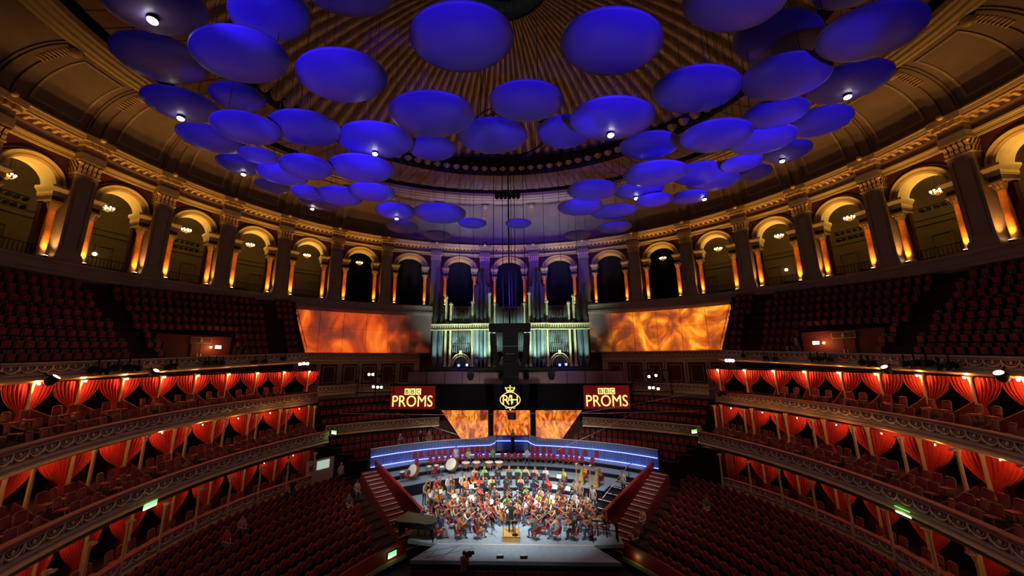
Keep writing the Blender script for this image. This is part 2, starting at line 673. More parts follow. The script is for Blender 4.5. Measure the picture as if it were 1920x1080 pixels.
# dark drapes filling the arches behind the organ
for i in range(-2, 3):
    t = bay_t(i)
    x, y = WALL.p(t, -1.3)
    b = MB()
    P = []
    for q in range(49):
        xx = -2.3 + 4.6 * q / 48
        yy = .12 * math.sin(q * 1.7)
        P.append([(xx, yy, 0), (xx, yy, 7.3)])
    b.grid(P, M_navy, True)
    ob('drape', b, None, (x, y, ZB), WALL.rz(t), 'dark blue drape hung inside ' + bay_word(i), 'curtain', 'drapes behind the organ')
for i in (-3, 3):
    t = bay_t(i)
    x, y = WALL.p(t, -2.4)
    b = MB()
    P = []
    for q in range(49):
        xx = -2.4 + 4.8 * q / 48
        P.append([(xx, .1 * math.sin(q * 1.9), 0), (xx, .1 * math.sin(q * 1.9), 7.3)])
    b.grid(P, M_dark, True)
    ob('drape', b, None, (x, y, ZB), WALL.rz(t), 'black drape hung inside ' + bay_word(i), 'curtain', 'black drapes in the gallery')

# ---- entablature, cornice, ledge ----------------------------------
b = MB()
sweep(b, WALL, [(.0, 27.8), (.12, 27.82), (.12, 27.97)], TMIN, TMAX, 160, M_arch, zw, 'flat')
sweep(b, WALL, [(.12, 28.03), (.19, 28.03), (.19, 28.16), (.30, 28.2), (.30, 28.34), (.1, 28.36)], TMIN, TMAX, 160, M_arch, zw, 'flat')
sweep(b, WALL, [(.12, 27.97), (.12, 28.03)], TMIN, TMAX, 160, M_maroon, zw, 'flat')
ob('trim_architrave', b, kind='structure')
b = MB()
sweep(b, WALL, [(.1, 28.36), (.1, 29.0)], TMIN, TMAX, 160, M_covered, zw, 'flat')
ob('trim_frieze', b, kind='structure')
b = MB()
sweep(b, WALL, [(.1, 28.9), (.3, 28.98), (.3, 29.28)], TMIN, TMAX, 160, M_covered, zw, 'flat')
sweep(b, WALL, [(.3, 29.28), (.98, 29.3), (.98, 29.44), (1.02, 29.46), (1.1, 29.68), (1.18, 29.72), (1.18, 29.84), (.3, 29.88)], TMIN, TMAX, 160, M_corn, zw, 'flat')
corn = ob('trim_cornice', b, kind='structure')
mod_m = MB()
mod_m.add([(-.09, 0, .3), (.09, 0, .3), (.09, 0, .04), (-.09, 0, .04), (-.09, -.5, .3), (.09, -.5, .3), (.09, -.5, .17), (-.09, -.5, .17)],
          [(0, 1, 5, 4), (3, 7, 6, 2), (4, 5, 6, 7), (0, 4, 7, 3), (1, 2, 6, 5)], M_gilt)
mod_m = mod_m.mesh('modillion')
arc = WALL.arc(1.62)
nm_ = int(2 * arc / .52)
for k in range(nm_ + 1):
    t = WALL.t(-arc + 2 * arc * k / nm_)
    x, y = WALL.p(t, .28)
    ob('modillion', mod_m, corn, (x, y, zw(28.99, x, y)), WALL.rz(t))
for s in (-1, 1):
    for i in range(9):
        t = s * (TC[i] + TC[i + 1]) / 2
        x, y = WALL.p(t)
        f = (zw(29.8, x, y) - ZS) / (29.8 - ZS)
        z0 = zw(27.85, x, y)
        b = MB()
        b.box((0, -.15, .28 * f), (1.5, 1.5, .56 * f), M_pier)
        b.box((0, -.05, .85 * f), (1.4, 1.5, .6 * f), M_covered)
        b.box((0, -.25, 1.3 * f), (1.6, 1.6, .3 * f), M_gilt)
        b.box((0, -.35, 1.72 * f), (1.8, 1.8, .5 * f), M_gold2)
        for q in (-.45, 0, .45):
            b.box((q, -.95, 1.28 * f), (.24, .5, .34 * f), M_gilt)
        b.ball((0, -1.35, 1.95 * f), .2, M_gilt, 8, 6)
        ob('cornice_break', b, corn, (x, y, z0), WALL.rz(t))
b = MB()
sweep(b, WALL, [(.9, 19.82), (1.05, 19.8), (1.1, 19.62), (1.0, 19.5), (1.0, 19.05), (1.12, 18.95), (1.12, 18.72), (.95, 18.6), (.8, 18.45), (.2, 18.35)], TMIN, TMAX, 160, M_pier, None, 'flat')
ob('trim_ledge', b, kind='structure')

# ---- cove ---------------------------------------------------------
def zcove(z, x, y):
    z0 = zw(29.85, x, y)
    return z0 + (z - 29.85) * (33.5 - z0) / 3.65


def covepr(n=12, de=0.0, f0=0.0, f1=1.0):
    out = []
    for k in range(n + 1):
        p = PI / 2 * (f0 + (f1 - f0) * k / n)
        out.append((.5 + 4.1 * (1 - math.cos(p)) + de * math.cos(p), 29.85 + 3.65 * math.sin(p) - de * math.sin(p)))
    return out


b = MB()
sweep(b, WALL, covepr(), TMIN, TMAX, 160, M_cove, zcove)
cove = ob('ceiling_cove', b, kind='structure')
for s in (-1, 1):
    for i in range(9):
        t = s * (TC[i] + TC[i + 1]) / 2
        sp = math.hypot(WALL.b * math.cos(t), WALL.a * math.sin(t))
        b = MB()
        for w0, w1, de in ((-.75, .75, .1), (-.58, -.2, .2), (.2, .58, .2)):
            ta, tb = t + w0 / sp, t + w1 / sp
            sweep(b, WALL, covepr(10, de, 0, .97), ta, tb, 2, M_cove, zcove)
            for tt in (ta, tb):
                P = []
                for (e1, z1), (e2, z2) in zip(covepr(10, 0, 0, .97), covepr(10, de, 0, .97)):
                    x1, y1 = WALL.p(tt, e1)
                    x2, y2 = WALL.p(tt, e2)
                    P.append([(x1, y1, zcove(z1, x1, y1)), (x2, y2, zcove(z2, x2, y2))])
                b.grid(P, M_cove, True)
        # fluted strip and scroll console at the head of the rib
        for k in range(9):
            e, z = covepr(30, .26, .55, .95)[3 + k * 3]
            x, y = WALL.p(t, e)
            b.box((x, y, zcove(z, x, y)), (.5, .09, .09), M_gold2, WALL.rz(t))
        e, z = covepr(10, .3, 0, .97)[10]
        x, y = WALL.p(t, e)
        b.ball((x, y, zcove(z, x, y) - .1), .34, M_gold2, 10, 6)
        ob('rib', b, cove)
for i in range(-8, 9):
    t = bay_t(i)
    k = abs(i)
    tl = bay_t(i) - (TC[k] - TC[k - 1]) / 2 if k else -.1
    hw = (TC[k + 1] - TC[k]) / 2 if k < 9 else .09
    sp = math.hypot(WALL.b * math.cos(t), WALL.a * math.sin(t))
    m1, m2 = 1.15 / sp, 1.3 / sp
    b = MB()
    sweep(b, WALL, covepr(8, .03, .16, .86), t - hw + m2, t + hw - m2, 6, M_cove, zcove)
    ob('cove_panel', b, cove)
    b = MB()
    for ta, tb, f0, f1 in ((t - hw + m1, t - hw + m2, .14, .88), (t + hw - m2, t + hw - m1, .14, .88), (t - hw + m1, t + hw - m1, .13, .16), (t - hw + m1, t + hw - m1, .86, .89)):
        sweep(b, WALL, covepr(8, .09, f0, f1), ta, tb, 5, M_stone if abs(i) > 3 else M_cove, zcove)
    ob('panel_moulding', b, cove)

# ---- upper ring, boarded soffit and fluted dome -------------------
b = MB()
sweep(b, WALL, [(4.4, 33.42), (4.7, 33.3), (4.85, 33.3), (4.9, 33.42), (5.1, 33.42), (5.15, 33.3), (5.35, 33.34), (5.4, 33.5), (5.7, 33.55), (5.75, 33.7)], TMIN, TMAX, 160, M_arch, None, 'flat')
sweep(b, WALL, [(5.75, 33.7), (6.0, 33.72), (6.05, 34.1)], TMIN, TMAX, 160, M_gold2, None, 'flat')
ob('trim_ring', b, kind='structure')
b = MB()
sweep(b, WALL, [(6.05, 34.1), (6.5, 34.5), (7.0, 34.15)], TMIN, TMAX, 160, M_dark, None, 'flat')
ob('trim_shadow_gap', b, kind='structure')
DOME = El(0, 0, 20.8, 17.5)
soff = empty('ceiling_soffit', kind='structure')
NBD = 132
for k in range(NBD):
    t0, t1 = TMIN + (TMAX - TMIN) * k / NBD, TMIN + (TMAX - TMIN) * (k + 1) / NBD
    dz = .03 * (k % 2)
    g = (t1 - t0) * .03
    P = []
    for tt in (t0 + g, t1 - g):
        xa, ya = WALL.p(tt, 6.9)
        xb, yb = DOME.p(tt, -.1)
        P.append([(xa, ya, 34.15 + dz), ((xa + xb) / 2, (ya + yb) / 2, 34.28 + dz), (xb, yb, 34.5 + dz)])
    b = MB()
    b.grid(P, M_plank, False)
    b.grid([[(p[0], p[1], p[2]) for p in P[0]], [(p[0], p[1], p[2] + .12) for p in P[0]]], M_plank, False)
    ob('board', b, soff)
b = MB()
sweep(b, WALL, [(6.9, 34.4), (13, 34.9)], TMIN, TMAX, 100, M_dark)
ob('ceiling_backing', b, kind='structure')
b = MB()
sweep(b, DOME, [(-.35, 34.45), (-.3, 34.15), (.1, 34.1), (.25, 34.3), (.3, 34.8)], -PI, PI, 160, M_black, None, 'flat')
ob('trim_dome_rim', b, kind='structure')


def dome_pt(t, u, dz=0.0):
    # u 0 rim .. 1 oculus
    xa, ya = DOME.p(t)
    xb, yb = 3.9 * math.sin(t), 3.9 * math.cos(t)
    r = u
    z = 34.5 + 6.1 * math.sin(u * PI / 2) ** .9
    return xa + (xb - xa) * r, ya + (yb - ya) * r, z + dz


dome = empty('ceiling_dome', kind='structure')
NFL = 108
PER = DOME.S[-1] - DOME.S[0]
for k in range(NFL):
    ta = DOME.t(-PER / 2 + PER * k / NFL)
    tb = DOME.t(-PER / 2 + PER * (k + 1) / NFL)
    if abs((ta + tb) / 2) > 2.2:
        continue
    P = []
    for j in range(9):
        u = j / 8
        row = []
        for q in range(8):
            w = q / 7
            # bold half-round flute with a narrow groove between
            d = 0.62 * (math.sin(PI * w) ** .6) * (1 - u * .78)
            row.append(dome_pt(ta + (tb - ta) * w, u, .3 - d))
        P.append(row)
    b = MB()
    b.grid(P, M_flute, True)
    ob('fluted_panel', b, dome)
b = MB()
b.lathe([(4.4, 41.2), (3.9, 40.5), (3.5, 40.3), (3.2, 40.6), (3.1, 42.2), (0.1, 43.0)], 40, M_black, smooth=False, caps=False)
ob('trim_oculus', b, kind='structure')
# ------------------------------------------------------------------ hanging acoustic discs
M_disc = mat('disc_fibreglass', (.20, .16, .42), .38, noise=.12, nscale=1.2)  # blue of the lighting put into the base colour of off-white fibreglass
M_discrim = mat('disc_rim', (.42, .36, .5), .4)
M_cable = mat('steel_cable', (.08, .08, .1), .5, .3)
DISCS = [
(-10.86, -11.7, 23.68, 2.67, -0.246, -0.301, 0.12, (-0.15, -0.07)),
(-13.14, -9.35, 24.08, 2.82, -0.159, -0.174, 0.14, 0),
(-8.98, -10.38, 23.02, 2.88, -0.221, -0.227, 0.6, 0),
(-8.05, -10.49, 24.6, 2.61, -0.295, -0.306, 0.95, 0),
(-4.67, -11.57, 24.0, 2.68, -0.061, -0.539, 0.5, 0),
(-6.0, -9.13, 23.2, 3.25, -0.137, -0.221, 0.95, 0),
(-1.28, -10.23, 23.5, 3.61, -0.03, -0.276, 0.75, 0),
(3.96, -9.74, 23.62, 3.54, 0.161, -0.263, 0.8, 0),
(7.33, -11.25, 23.5, 2.88, 0.274, -0.382, 0.6, 0),
(11.06, -8.29, 25.16, 2.99, 0.309, -0.249, 0.12, 0),
(11.62, -10.88, 22.54, 2.53, 0.248, -0.204, 0.25, 0),
(11.47, -10.67, 24.44, 1.69, 0.262, -0.362, 0.05, 0),
(8.42, -6.91, 24.04, 3.48, 0.167, -0.213, 0.75, 0),
(11.04, -8.34, 23.28, 2.85, 0.217, -0.178, 0.5, 0),
(15.79, -6.05, 24.92, 3.07, 0.119, -0.151, 0.25, (0.24, 0.18)),
(-14.82, -6.76, 24.22, 2.8, -0.07, -0.116, 0.3, (-0.27, 0.22)),
(-12.64, -6.32, 24.96, 2.25, -0.134, -0.158, 0.4, 0),
(-11.73, -6.56, 23.06, 2.71, -0.097, -0.101, 0.8, 0),
(-9.7, -5.46, 23.78, 3.21, -0.096, -0.132, 0.75, 0),
(-16.59, -3.23, 24.96, 3.13, -0.019, -0.096, 0.5, 0),
(-3.08, -6.88, 23.2, 3.74, -0.033, -0.195, 0.7, 0),
(1.06, -7.17, 23.5, 3.19, 0.043, -0.204, 0.7, 0),
(-0.7, -2.0, 25.5, 4.15, 0.013, -0.16, 0.45, 0),
(-7.03, -3.44, 24.42, 3.97, -0.051, -0.152, 0.85, (-0.14, 0.19)),
(-4.51, -0.98, 25.5, 3.0, -0.034, -0.105, 0.5, 0),
(3.51, -2.22, 25.5, 3.14, 0.089, -0.054, 0.6, 0),
(4.8, -6.67, 22.9, 3.57, 0.098, -0.189, 0.9, (0.07, 0.2)),
(8.35, -2.07, 24.6, 3.27, 0.092, -0.146, 0.6, 0),
(10.15, -5.16, 22.98, 3.01, 0.116, -0.128, 0.9, 0),
(12.62, -5.76, 23.68, 2.5, 0.123, -0.148, 0.7, 0),
(17.56, -2.7, 25.4, 2.69, 0.173, -0.025, 0.6, 0),
(13.77, -3.3, 23.96, 2.97, 0.096, -0.103, 0.95, 0),
(17.89, 0.16, 25.4, 2.53, 0.116, -0.017, 0.3, (-0.07, 0.36)),
(-17.94, 0.44, 25.6, 2.66, -0.038, -0.038, 0.3, (-0.08, 0.47)),
(-13.95, -2.94, 24.04, 2.0, -0.029, -0.095, 0.8, 0),
(-14.44, -0.16, 24.44, 2.97, -0.021, -0.071, 0.9, 0),
(-10.72, -3.52, 22.88, 2.58, -0.089, -0.025, 0.9, 0),
(-8.28, -2.14, 23.54, 3.6, -0.03, -0.116, 0.9, 0),
(-17.73, 3.4, 25.6, 2.34, -0.039, -0.007, 0.2, 0),
(-14.77, 3.03, 24.84, 2.01, -0.094, 0.057, 0.7, 0),
(-12.1, 2.85, 24.38, 3.12, -0.033, -0.026, 0.8, 0),
(-9.16, 1.41, 23.9, 3.08, -0.005, -0.098, 0.85, 0),
(-15.71, 6.45, 25.6, 3.2, 0.06, -0.139, 0.12, (-0.71, 0.11)),
(-8.64, 4.82, 24.0, 3.03, -0.021, -0.007, 0.8, (0.0, 0.23)),
(-5.08, 4.5, 23.6, 3.94, 0.005, -0.062, 0.8, 0),
(-9.47, 9.15, 24.4, 2.79, -0.009, 0.009, 0.1, 0),
(-2.9, 7.03, 23.8, 2.36, 0.014, -0.064, 0.7, 0),
(0.96, 7.27, 23.8, 2.15, 0.02, -0.051, 0.7, 0),
(9.09, -0.7, 23.6, 3.61, 0.055, -0.127, 0.9, 0),
(13.2, 1.92, 25.0, 3.27, 0.091, -0.05, 0.9, 0),
(14.54, -0.4, 24.32, 2.16, 0.076, -0.071, 0.9, 0),
(18.46, 3.91, 26.06, 2.24, 0.117, 0.02, 0.2, 0),
(15.61, 4.38, 25.66, 3.58, 0.015, -0.123, 0.7, 0),
(5.75, 1.2, 23.56, 3.25, 0.047, -0.089, 0.75, 0),
(9.51, 3.08, 24.42, 3.38, 0.022, -0.153, 0.5, (-0.16, -0.0)),
(10.6, 3.24, 23.74, 2.52, 0.04, -0.072, 0.8, 0),
(13.41, 3.89, 24.24, 2.42, 0.043, -0.054, 0.6, (0.96, -0.33)),
(5.67, 4.85, 24.04, 3.43, 0.026, -0.111, 0.7, 0),
(9.1, 7.91, 24.98, 3.91, 0.004, -0.154, 0.6, 0),
(9.7, 9.79, 24.26, 2.98, 0.015, -0.066, 0.1, 0),
(6.78, 12.02, 24.4, 2.53, 0.023, -0.022, 0.06, 0),
(-6.78, 11.35, 24.4, 2.53, 0.01, -0.025, 0.08, 0)
]


def ceil_z(x, y):
    rho = math.hypot(x / 20.8, y / 17.5)
    if rho >= 1:
        return 34.25
    u = min(1, (1 - rho) / .8)
    return 34.5 + 6.1 * math.sin(u * PI / 2) ** .9


disc_prof = [(0.0005, -.125), (.2, -.12), (.5, -.105), (.72, -.083), (.87, -.055), (.96, -.024), (1.0, 0.0)]
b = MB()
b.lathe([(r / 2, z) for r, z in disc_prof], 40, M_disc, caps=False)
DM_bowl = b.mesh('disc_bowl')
b = MB()
b.lathe([(.5, 0), (.503, .012), (.5, .03), (.46, .045), (.2, .075), (.02, .08)], 40, M_discrim, caps=False)
DM_top = b.mesh('disc_top')
DM_lens = MB().ball((0, 0, -.03), .14, M_lampwh, 12, 8, (1, 1, .6)).mesh('disc_lamp_lens')
DM_body = MB().lathe([(.13, .0), (.15, .02), (.15, .3), (.05, .36)], 12, M_black).mesh('disc_lamp_body')
DM_cable = MB().tube([(0, 0, 0), (0, 0, 1)], .012, 4, M_cable).mesh('disc_cable')
order = sorted(range(len(DISCS)), key=lambda k: math.hypot(DISCS[k][0] - CAM[0], DISCS[k][1] - CAM[1]))
ROWS = [order[k:k + 9] for k in range(0, len(order), 9)]
rown = ['first', 'second', 'third', 'fourth', 'fifth', 'sixth', 'farthest']
lab = {}
for ri, row in enumerate(ROWS):
    row = sorted(row, key=lambda k: math.atan2(DISCS[k][0] - CAM[0], DISCS[k][1] - CAM[1]))
    for q, k in enumerate(row):
        lab[k] = '%s from the left in the %s row' % (ordn(q + 1), rown[ri])
for k, (x, y, z, d, nx_, ny_, br, lp) in enumerate(DISCS):
    tone = 'bright blue' if br > .65 else ('deep blue' if br > .25 else 'dark violet')
    size = 'large' if d > 3.3 else ('small' if d < 2.6 else 'mid-sized')
    M = Matrix.Translation((x, y, z)) @ Vector((0, 0, 1)).rotation_difference(Vector((nx_, ny_, 1))).to_matrix().to_4x4()
    r = empty('acoustic_disc', (x, y, z), 0, '%s %s ceiling disc%s, %s' % (size, tone, ' with a lamp' if lp else '', lab[k]), 'acoustic disc', 'acoustic discs hanging under the dome')
    r.matrix_world = M
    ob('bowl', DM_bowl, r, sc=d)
    ob('top_shell', DM_top, r, sc=d)
    for q in range(3):
        a = q * 2 * PI / 3 + .4
        c = M @ Vector((.36 * d * math.cos(a), .36 * d * math.sin(a), .1))
        o = ob('cable', DM_cable, r)
        o.matrix_parent_inverse = M.inverted()
        o.location = c
        o.scale = (1, 1, ceil_z(c.x, c.y) - c.z)
    if lp:
        lx, ly = x + lp[0], y + lp[1]
        Mi = M.inverted()
        pl = Mi @ Vector((lx, ly, z))
        u = math.hypot(pl.x, pl.y) / d * 2
        zz = np.interp(u, [p[0] for p in disc_prof], [p[1] for p in disc_prof]) * d
        pw = M @ Vector((pl.x, pl.y, zz))
        l = empty('downlight', pw - Vector((0, 0, .12)), 0, 'white downlight under the ceiling disc, ' + lab[k], 'lamp', 'downlights below the discs')
        ob('lens', DM_lens, l)
        ob('housing', DM_body, l)
        light('SPOT', pw - Vector((0, 0, .4)), 170, (1, .72, .45), pw - Vector((0, 0, 9)), .15, 125, .6, 'downlight_beam')
    # unseen blue flood, one per disc, aimed from the near side of the hall
    if br > .02:
        src = Vector((x * .82, max(y - 14, -22.5), 14.6))
        L = (Vector((x, y, z)) - src).length
        light('SPOT', src, 62.0 * br ** 1.5 * L * L, (.05, .02, 1), (x, y, z), .12, math.degrees(2 * math.atan(.52 * d / L)), .6, 'disc_flood')

# ---- circular lighting truss, ceiling lamps ------------------------
r = empty('circular_truss', (.35, 3.2, 29.0), 0, 'black circular lighting truss hanging below the dome centre', 'truss')
b = MB()
for R_, z in ((3.0, 0), (3.0, .45), (2.6, .2)):
    b.tube([(R_ * math.cos(a * PI / 24), R_ * math.sin(a * PI / 24), z) for a in range(49)], .04, 5, M_black)
ob('ring_tube', b, r)
for q in range(32):
    a = q * PI / 16
    b = MB().tube([(3 * math.cos(a), 3 * math.sin(a), 0), (3 * math.cos(a + .1), 3 * math.sin(a + .1), .45), (2.6 * math.cos(a + .2), 2.6 * math.sin(a + .2), .2)], .02, 4, M_black)
    ob('brace', b, r)
for q in range(4):
    a = PI / 4 + q * PI / 2
    ob('hanger', MB().tube([(2.9 * math.cos(a), 2.9 * math.sin(a), .3), (2.9 * math.cos(a), 2.9 * math.sin(a), 8.5)], .03, 5, M_black), r)
HEAD = MB()
HEAD.box((0, 0, .2), (.3, .25, .12), M_black)
HEAD.lathe([(.1, -.3), (.15, -.25), (.15, .05), (.1, .12)], 10, M_black)
for q in (-1, 1):
    HEAD.box((q * .18, 0, .02), (.04, .1, .36), M_black)
HEAD = HEAD.mesh('moving_head')
for q, a in enumerate((-2.9, -2.5, -.6, -.2)):
    ob('moving_light', HEAD, None, (.35 + 2.95 * math.cos(a), 3.2 + 2.95 * math.sin(a), 28.7), a, 'black moving light clamped under the circular truss, %s from the left' % ordn(q + 1), 'stage light', 'moving lights of the circular truss', sc=1.6)
for q in range(6):
    ob('strip_light', HEAD, None, (-.9 + q * .38, 8.6, 27.0), 0, '%s from the left of six blue lights hung below the circular truss' % ordn(q + 1), 'stage light', 'row of small hanging lights', sc=1.0)
ob('light_bar', MB().tube([(-1.2, 8.6, 27.3), (1.3, 8.6, 27.3)], .03, 6, M_black), None, label='thin black bar carrying six small lights under the dome', cat='bar')
b = MB()
for q in range(9):
    a = q * 2 * PI / 9
    b.ball((1.9 * math.cos(a), 1.9 * math.sin(a), 41.0), .1, M_lampwh, 6, 4)
oc = empty('oculus_lantern', (0, 0, 0), 0, 'glazed lantern with small lamps at the crown of the dome', 'lantern')
M_ocg = mat('lantern_glass', (.05, .09, .08), .15, noise=.5, nscale=2)
for q in range(12):
    a0, a1 = q * PI / 6, (q + .94) * PI / 6
    g = MB().add([(3.0 * math.cos(a0), 3.0 * math.sin(a0), 41.6), (3.0 * math.cos(a1), 3.0 * math.sin(a1), 41.6), (.4 * math.cos(a1), .4 * math.sin(a1), 42.2), (.4 * math.cos(a0), .4 * math.sin(a0), 42.2)], [(0, 3, 2, 1)], M_ocg)
    ob('pane', g, oc)
LB = MB().ball((0, 0, 0), .09, mat('oculus_bulb', (1, 1, 1), .4, emit=(.85, 1, .95), estr=14), 6, 4).mesh('bulb')
for q in range(14):
    a = q * 2.4
    rr = .5 + 2.2 * ((q * .37) % 1)
    ob('bulb', LB, oc, (rr * math.cos(a), rr * math.sin(a), 41.2 - .5 * ((q * .61) % 1)))
light('POINT', (0, 0, 40.6), 60, (.7, 1, .9), None, .6, name='oculus_glow')

# ---- general lights without fixtures -----------------------------------
def cove_floods():
    # unseen floods in mid-air, added to throw warm light up past the cornice
    for s in (-1, 1):
        for y in (-8, 0, 8, 15):
            t = CIRC.t_y(y, s)
            x0, y0 = CIRC.p(t, 2.0)
            tx, ty = WALL.p(math.atan2((x0 + s * 4) / WALL.b, y0 / WALL.a), 4.0)
            light('SPOT', (x0, y0, 21.0), 60, (1, .50, .14), (tx, ty, 34), .3, 95, 1, 'cove_flood')


cove_floods()
# warm wash of the dome (added spots in mid-air above the discs)
for q in range(10):
    t = -1.9 + 3.8 * q / 9
    x, y = DOME.p(t, 6.5)
    light('SPOT', (x, y, 26.8), 205 * (.3 + .7 * math.cos(t * .75) ** 2), (1, .44, .13), (x * 1.12, y * 1.12, 38), .3, 150, 1, 'dome_wash')
# unseen warm spots added to graze the entablature from below
for i in range(-8, 9):
    for dt in (-.5, .5):
        k = abs(i)
        t = bay_t(i) + dt * HC[k]
        x, y = WALL.p(t, 1.7)
        light('SPOT', (x, y, 25.2), 190 if k > 2 else 60, (1, .52, .12), WALL.p(t, .2) + (29.6,), .08, 100, 1, 'cornice_graze')
# blue floods on the cove and the pilasters above the organ
for s in (-1, 0, 1):
    light('SPOT', (s * 4.0, 9.0, 16.5), 11000, (.09, .03, 1), (s * 6.5, 27.5, 30.5), .3, 56, 1, 'organ_blue_flood')
# ------------------------------------------------------------------ balcony fronts, circle and boxes
M_front = mat('balcony_front_paint', (.36, .25, .20), .6, noise=.2, nscale=2.5)
M_frontgold = mat('balcony_relief_gilt', (.56, .40, .24), .5, .15)
M_frontpanel = mat('balcony_panel_red', (.13, .05, .045), .6)
M_brass = mat('brass_moulding', (.60, .38, .17), .45, .3)
M_velvet = mat('red_velvet', (.26, .012, .010), .85, noise=.3, nscale=5, sheen=.3)
M_seatred = mat('seat_red_cloth', (.30, .012, .012), .8, noise=.3, nscale=8, sheen=.2)
M_seatdk = mat('seat_back_dark', (.035, .012, .012), .6)
M_plate = mat('seat_number_plate', (.5, .55, .5), .3, .3)
M_carpet = mat('dark_red_carpet', (.035, .006, .006), .95, noise=.3, nscale=3)
M_redwall = mat('red_painted_wall', (.16, .018, .014), .7, noise=.25, nscale=1.5)
M_curtain = mat('red_curtain', (.62, .014, .008), .75, noise=.25, nscale=3, sheen=.3)
M_post = mat('cream_post', (.58, .42, .25), .55)
M_cream = mat('cream_panel', (.55, .42, .26), .6)


def prof_front(zt, h=1.0):
    return ([(-.3, zt - .02), (-.28, zt), (.06, zt), (.1, zt - .03), (.1, zt - .09), (.03, zt - .13)],
            [(.03, zt - .13), (.03, zt - .13 - .52 * h)],
            [(.03, zt - .13 - .52 * h), (.1, zt - .2 - .52 * h), (.12, zt - .26 - .52 * h), (.05, zt - .3 - .52 * h), (.05, zt - .36 - .52 * h)],
            [(.05, zt - .36 - .52 * h), (.16, zt - .42 - .52 * h), (.2, zt - .52 - .52 * h), (.06, zt - .58 - .52 * h), (-.1, zt - .66 - .52 * h), (-.35, zt - .68 - .52 * h)])


ROUND = MB().ball((0, 0, 0), .085, M_frontgold, 8, 6, (1, .5, 1)).mesh('roundel')
SWAG = {}


def swag_mesh(w):
    k = round(w, 2)
    if k not in SWAG:
        b = MB()
        b.tube([(w * .5 * math.cos(PI + PI * q / 10), -.02, .2 + .34 * math.sin(PI + PI * q / 10)) for q in range(11)], [.02 + .035 * math.sin(PI * q / 10) for q in range(11)], 5, M_frontgold)
        b.tube([(w * .28 * math.cos(PI + PI * q / 8), -.01, .14 + .17 * math.sin(PI + PI * q / 8)) for q in range(9)], .016, 4, M_frontgold)
        b.box((-w * .5, -.015, .05), (.07, .05, .34), M_frontgold)
        SWAG[k] = b.mesh('swag')
    return SWAG[k]


def front(name, label, el, ta, tb, zf, step=.82, h=1.0, n=90, rail=None):
    """ornamental balcony front along an ellipse from parameter ta to tb; zf(y) top height"""
    r = empty(name, (0, 0, 0), 0, label, 'balcony front')

    def z_(z, x, y):
        return zf(y) + z
    a, p, m, l = prof_front(0, h)
    for nm, pr, mt in (('handrail', a, rail or M_velvet), ('panel', p, M_frontpanel), ('moulding', m, M_front), ('lower_cornice', l, M_brass)):
        b = MB()
        sweep(b, el, pr, ta, tb, n, mt, z_, 'flat')
        ob(nm, b, r)
    for dz, mt in ((-.15, M_front), (-.13 - .5 * h, M_front)):
        b = MB()
        sweep(b, el, [(.03, dz), (.06, dz), (.06, dz - .05), (.03, dz - .05)], ta, tb, n, mt, z_, 'flat')
        ob('bead', b, r)
    s0, s1 = el.arc(ta), el.arc(tb)
    k = int(abs(s1 - s0) / step)
    sm = swag_mesh(step)
    for q in range(k):
        t = el.t(s0 + (s1 - s0) * (q + .5) / k)
        x, y = el.p(t, .06)
        z = zf(y) - .13 - .27 * h
        ob('roundel', ROUND, r, (x, y, z + .04), el.rz(t))
        ob('swag', sm, r, (x, y, z - .04), el.rz(t))
    return r


YN = -10.5
for s in (-1, 1):
    sw = side_word(s)
    front('balcony_front', 'carved front of the circle seating, topmost balcony on the %s side' % sw, CIRC, CIRC.t_y(16.3, s), CIRC.t_y(YN, s), zcirc, .8, .8, rail=M_front)
    front('balcony_front', 'carved front of the second tier boxes, middle balcony on the %s side' % sw, SEC, SEC.t_y(17.6, s), SEC.t_y(YN, s), lambda y: 9.3, .82, .95)
    front('balcony_front', 'carved front of the grand tier boxes, lowest balcony on the %s side' % sw, GRA, GRA.t_y(14.6, s), GRA.t_y(YN, s), lambda y: 6.0, .82, .95)

# ---- circle: stepped floor, seats, exits ----------------------------
NR = 9


def cpt(t, f, e0=-.75, e1=1.15):
    xa, ya = CIRC.p(t, e0)
    tt = (.842 + (abs(t) - .98) * 1.09) * (1 if t > 0 else -1)
    xb, yb = WALL.p(tt, e1)
    return xa + (xb - xa) * f, ya + (yb - ya) * f


def cz(k, y):
    return zcirc(y) - .95 + k * .73


TE = CIRC.t_y(16.3, 1)
TN = CIRC.t_y(-9.5, 1)
AISLES = [(1.485, .026), (1.07, .026), (1.86, .026)]
VOM = (1.20, 1.43)


def in_aisle(t):
    return any(abs(t - a) < w for a, w in AISLES)


# seat: tip-up theatre seat (origin at floor, faces -y)
b = MB()
b.grid([[(x, .12 + .03 * (1 - (x / .24) ** 2) + (z - .4) * .16, z) for x in (-.24, -.12, 0, .12, .24)] for z in (.36, .6, .82, .9)], M_seatdk, True)
b.grid([[(x, .19 + .03 * (1 - (x / .24) ** 2) + (z - .4) * .16, z) for x in (-.24, -.12, 0, .12, .24)] for z in (.36, .6, .82, .9)], M_seatdk, True, True)
b.box((0, .24, .9), (.46, .09, .03), M_seatdk)
CS_back = b.mesh('seat_back')
b = MB()
b.box((0, 0.03, .46), (.44, .09, .42), M_seatred)
b.box((0, -.02, .46), (.36, .04, .34), M_seatred)
CS_pan = b.mesh('tip_up_seat')
CS_leg = MB().box((.27, .05, .33), (.04, .3, .62), M_seatdk).mesh('armrest')
CS_plate = MB().box((0, .16, .84), (.05, .02, .04), M_plate).mesh('number_plate')
circle_seats = []
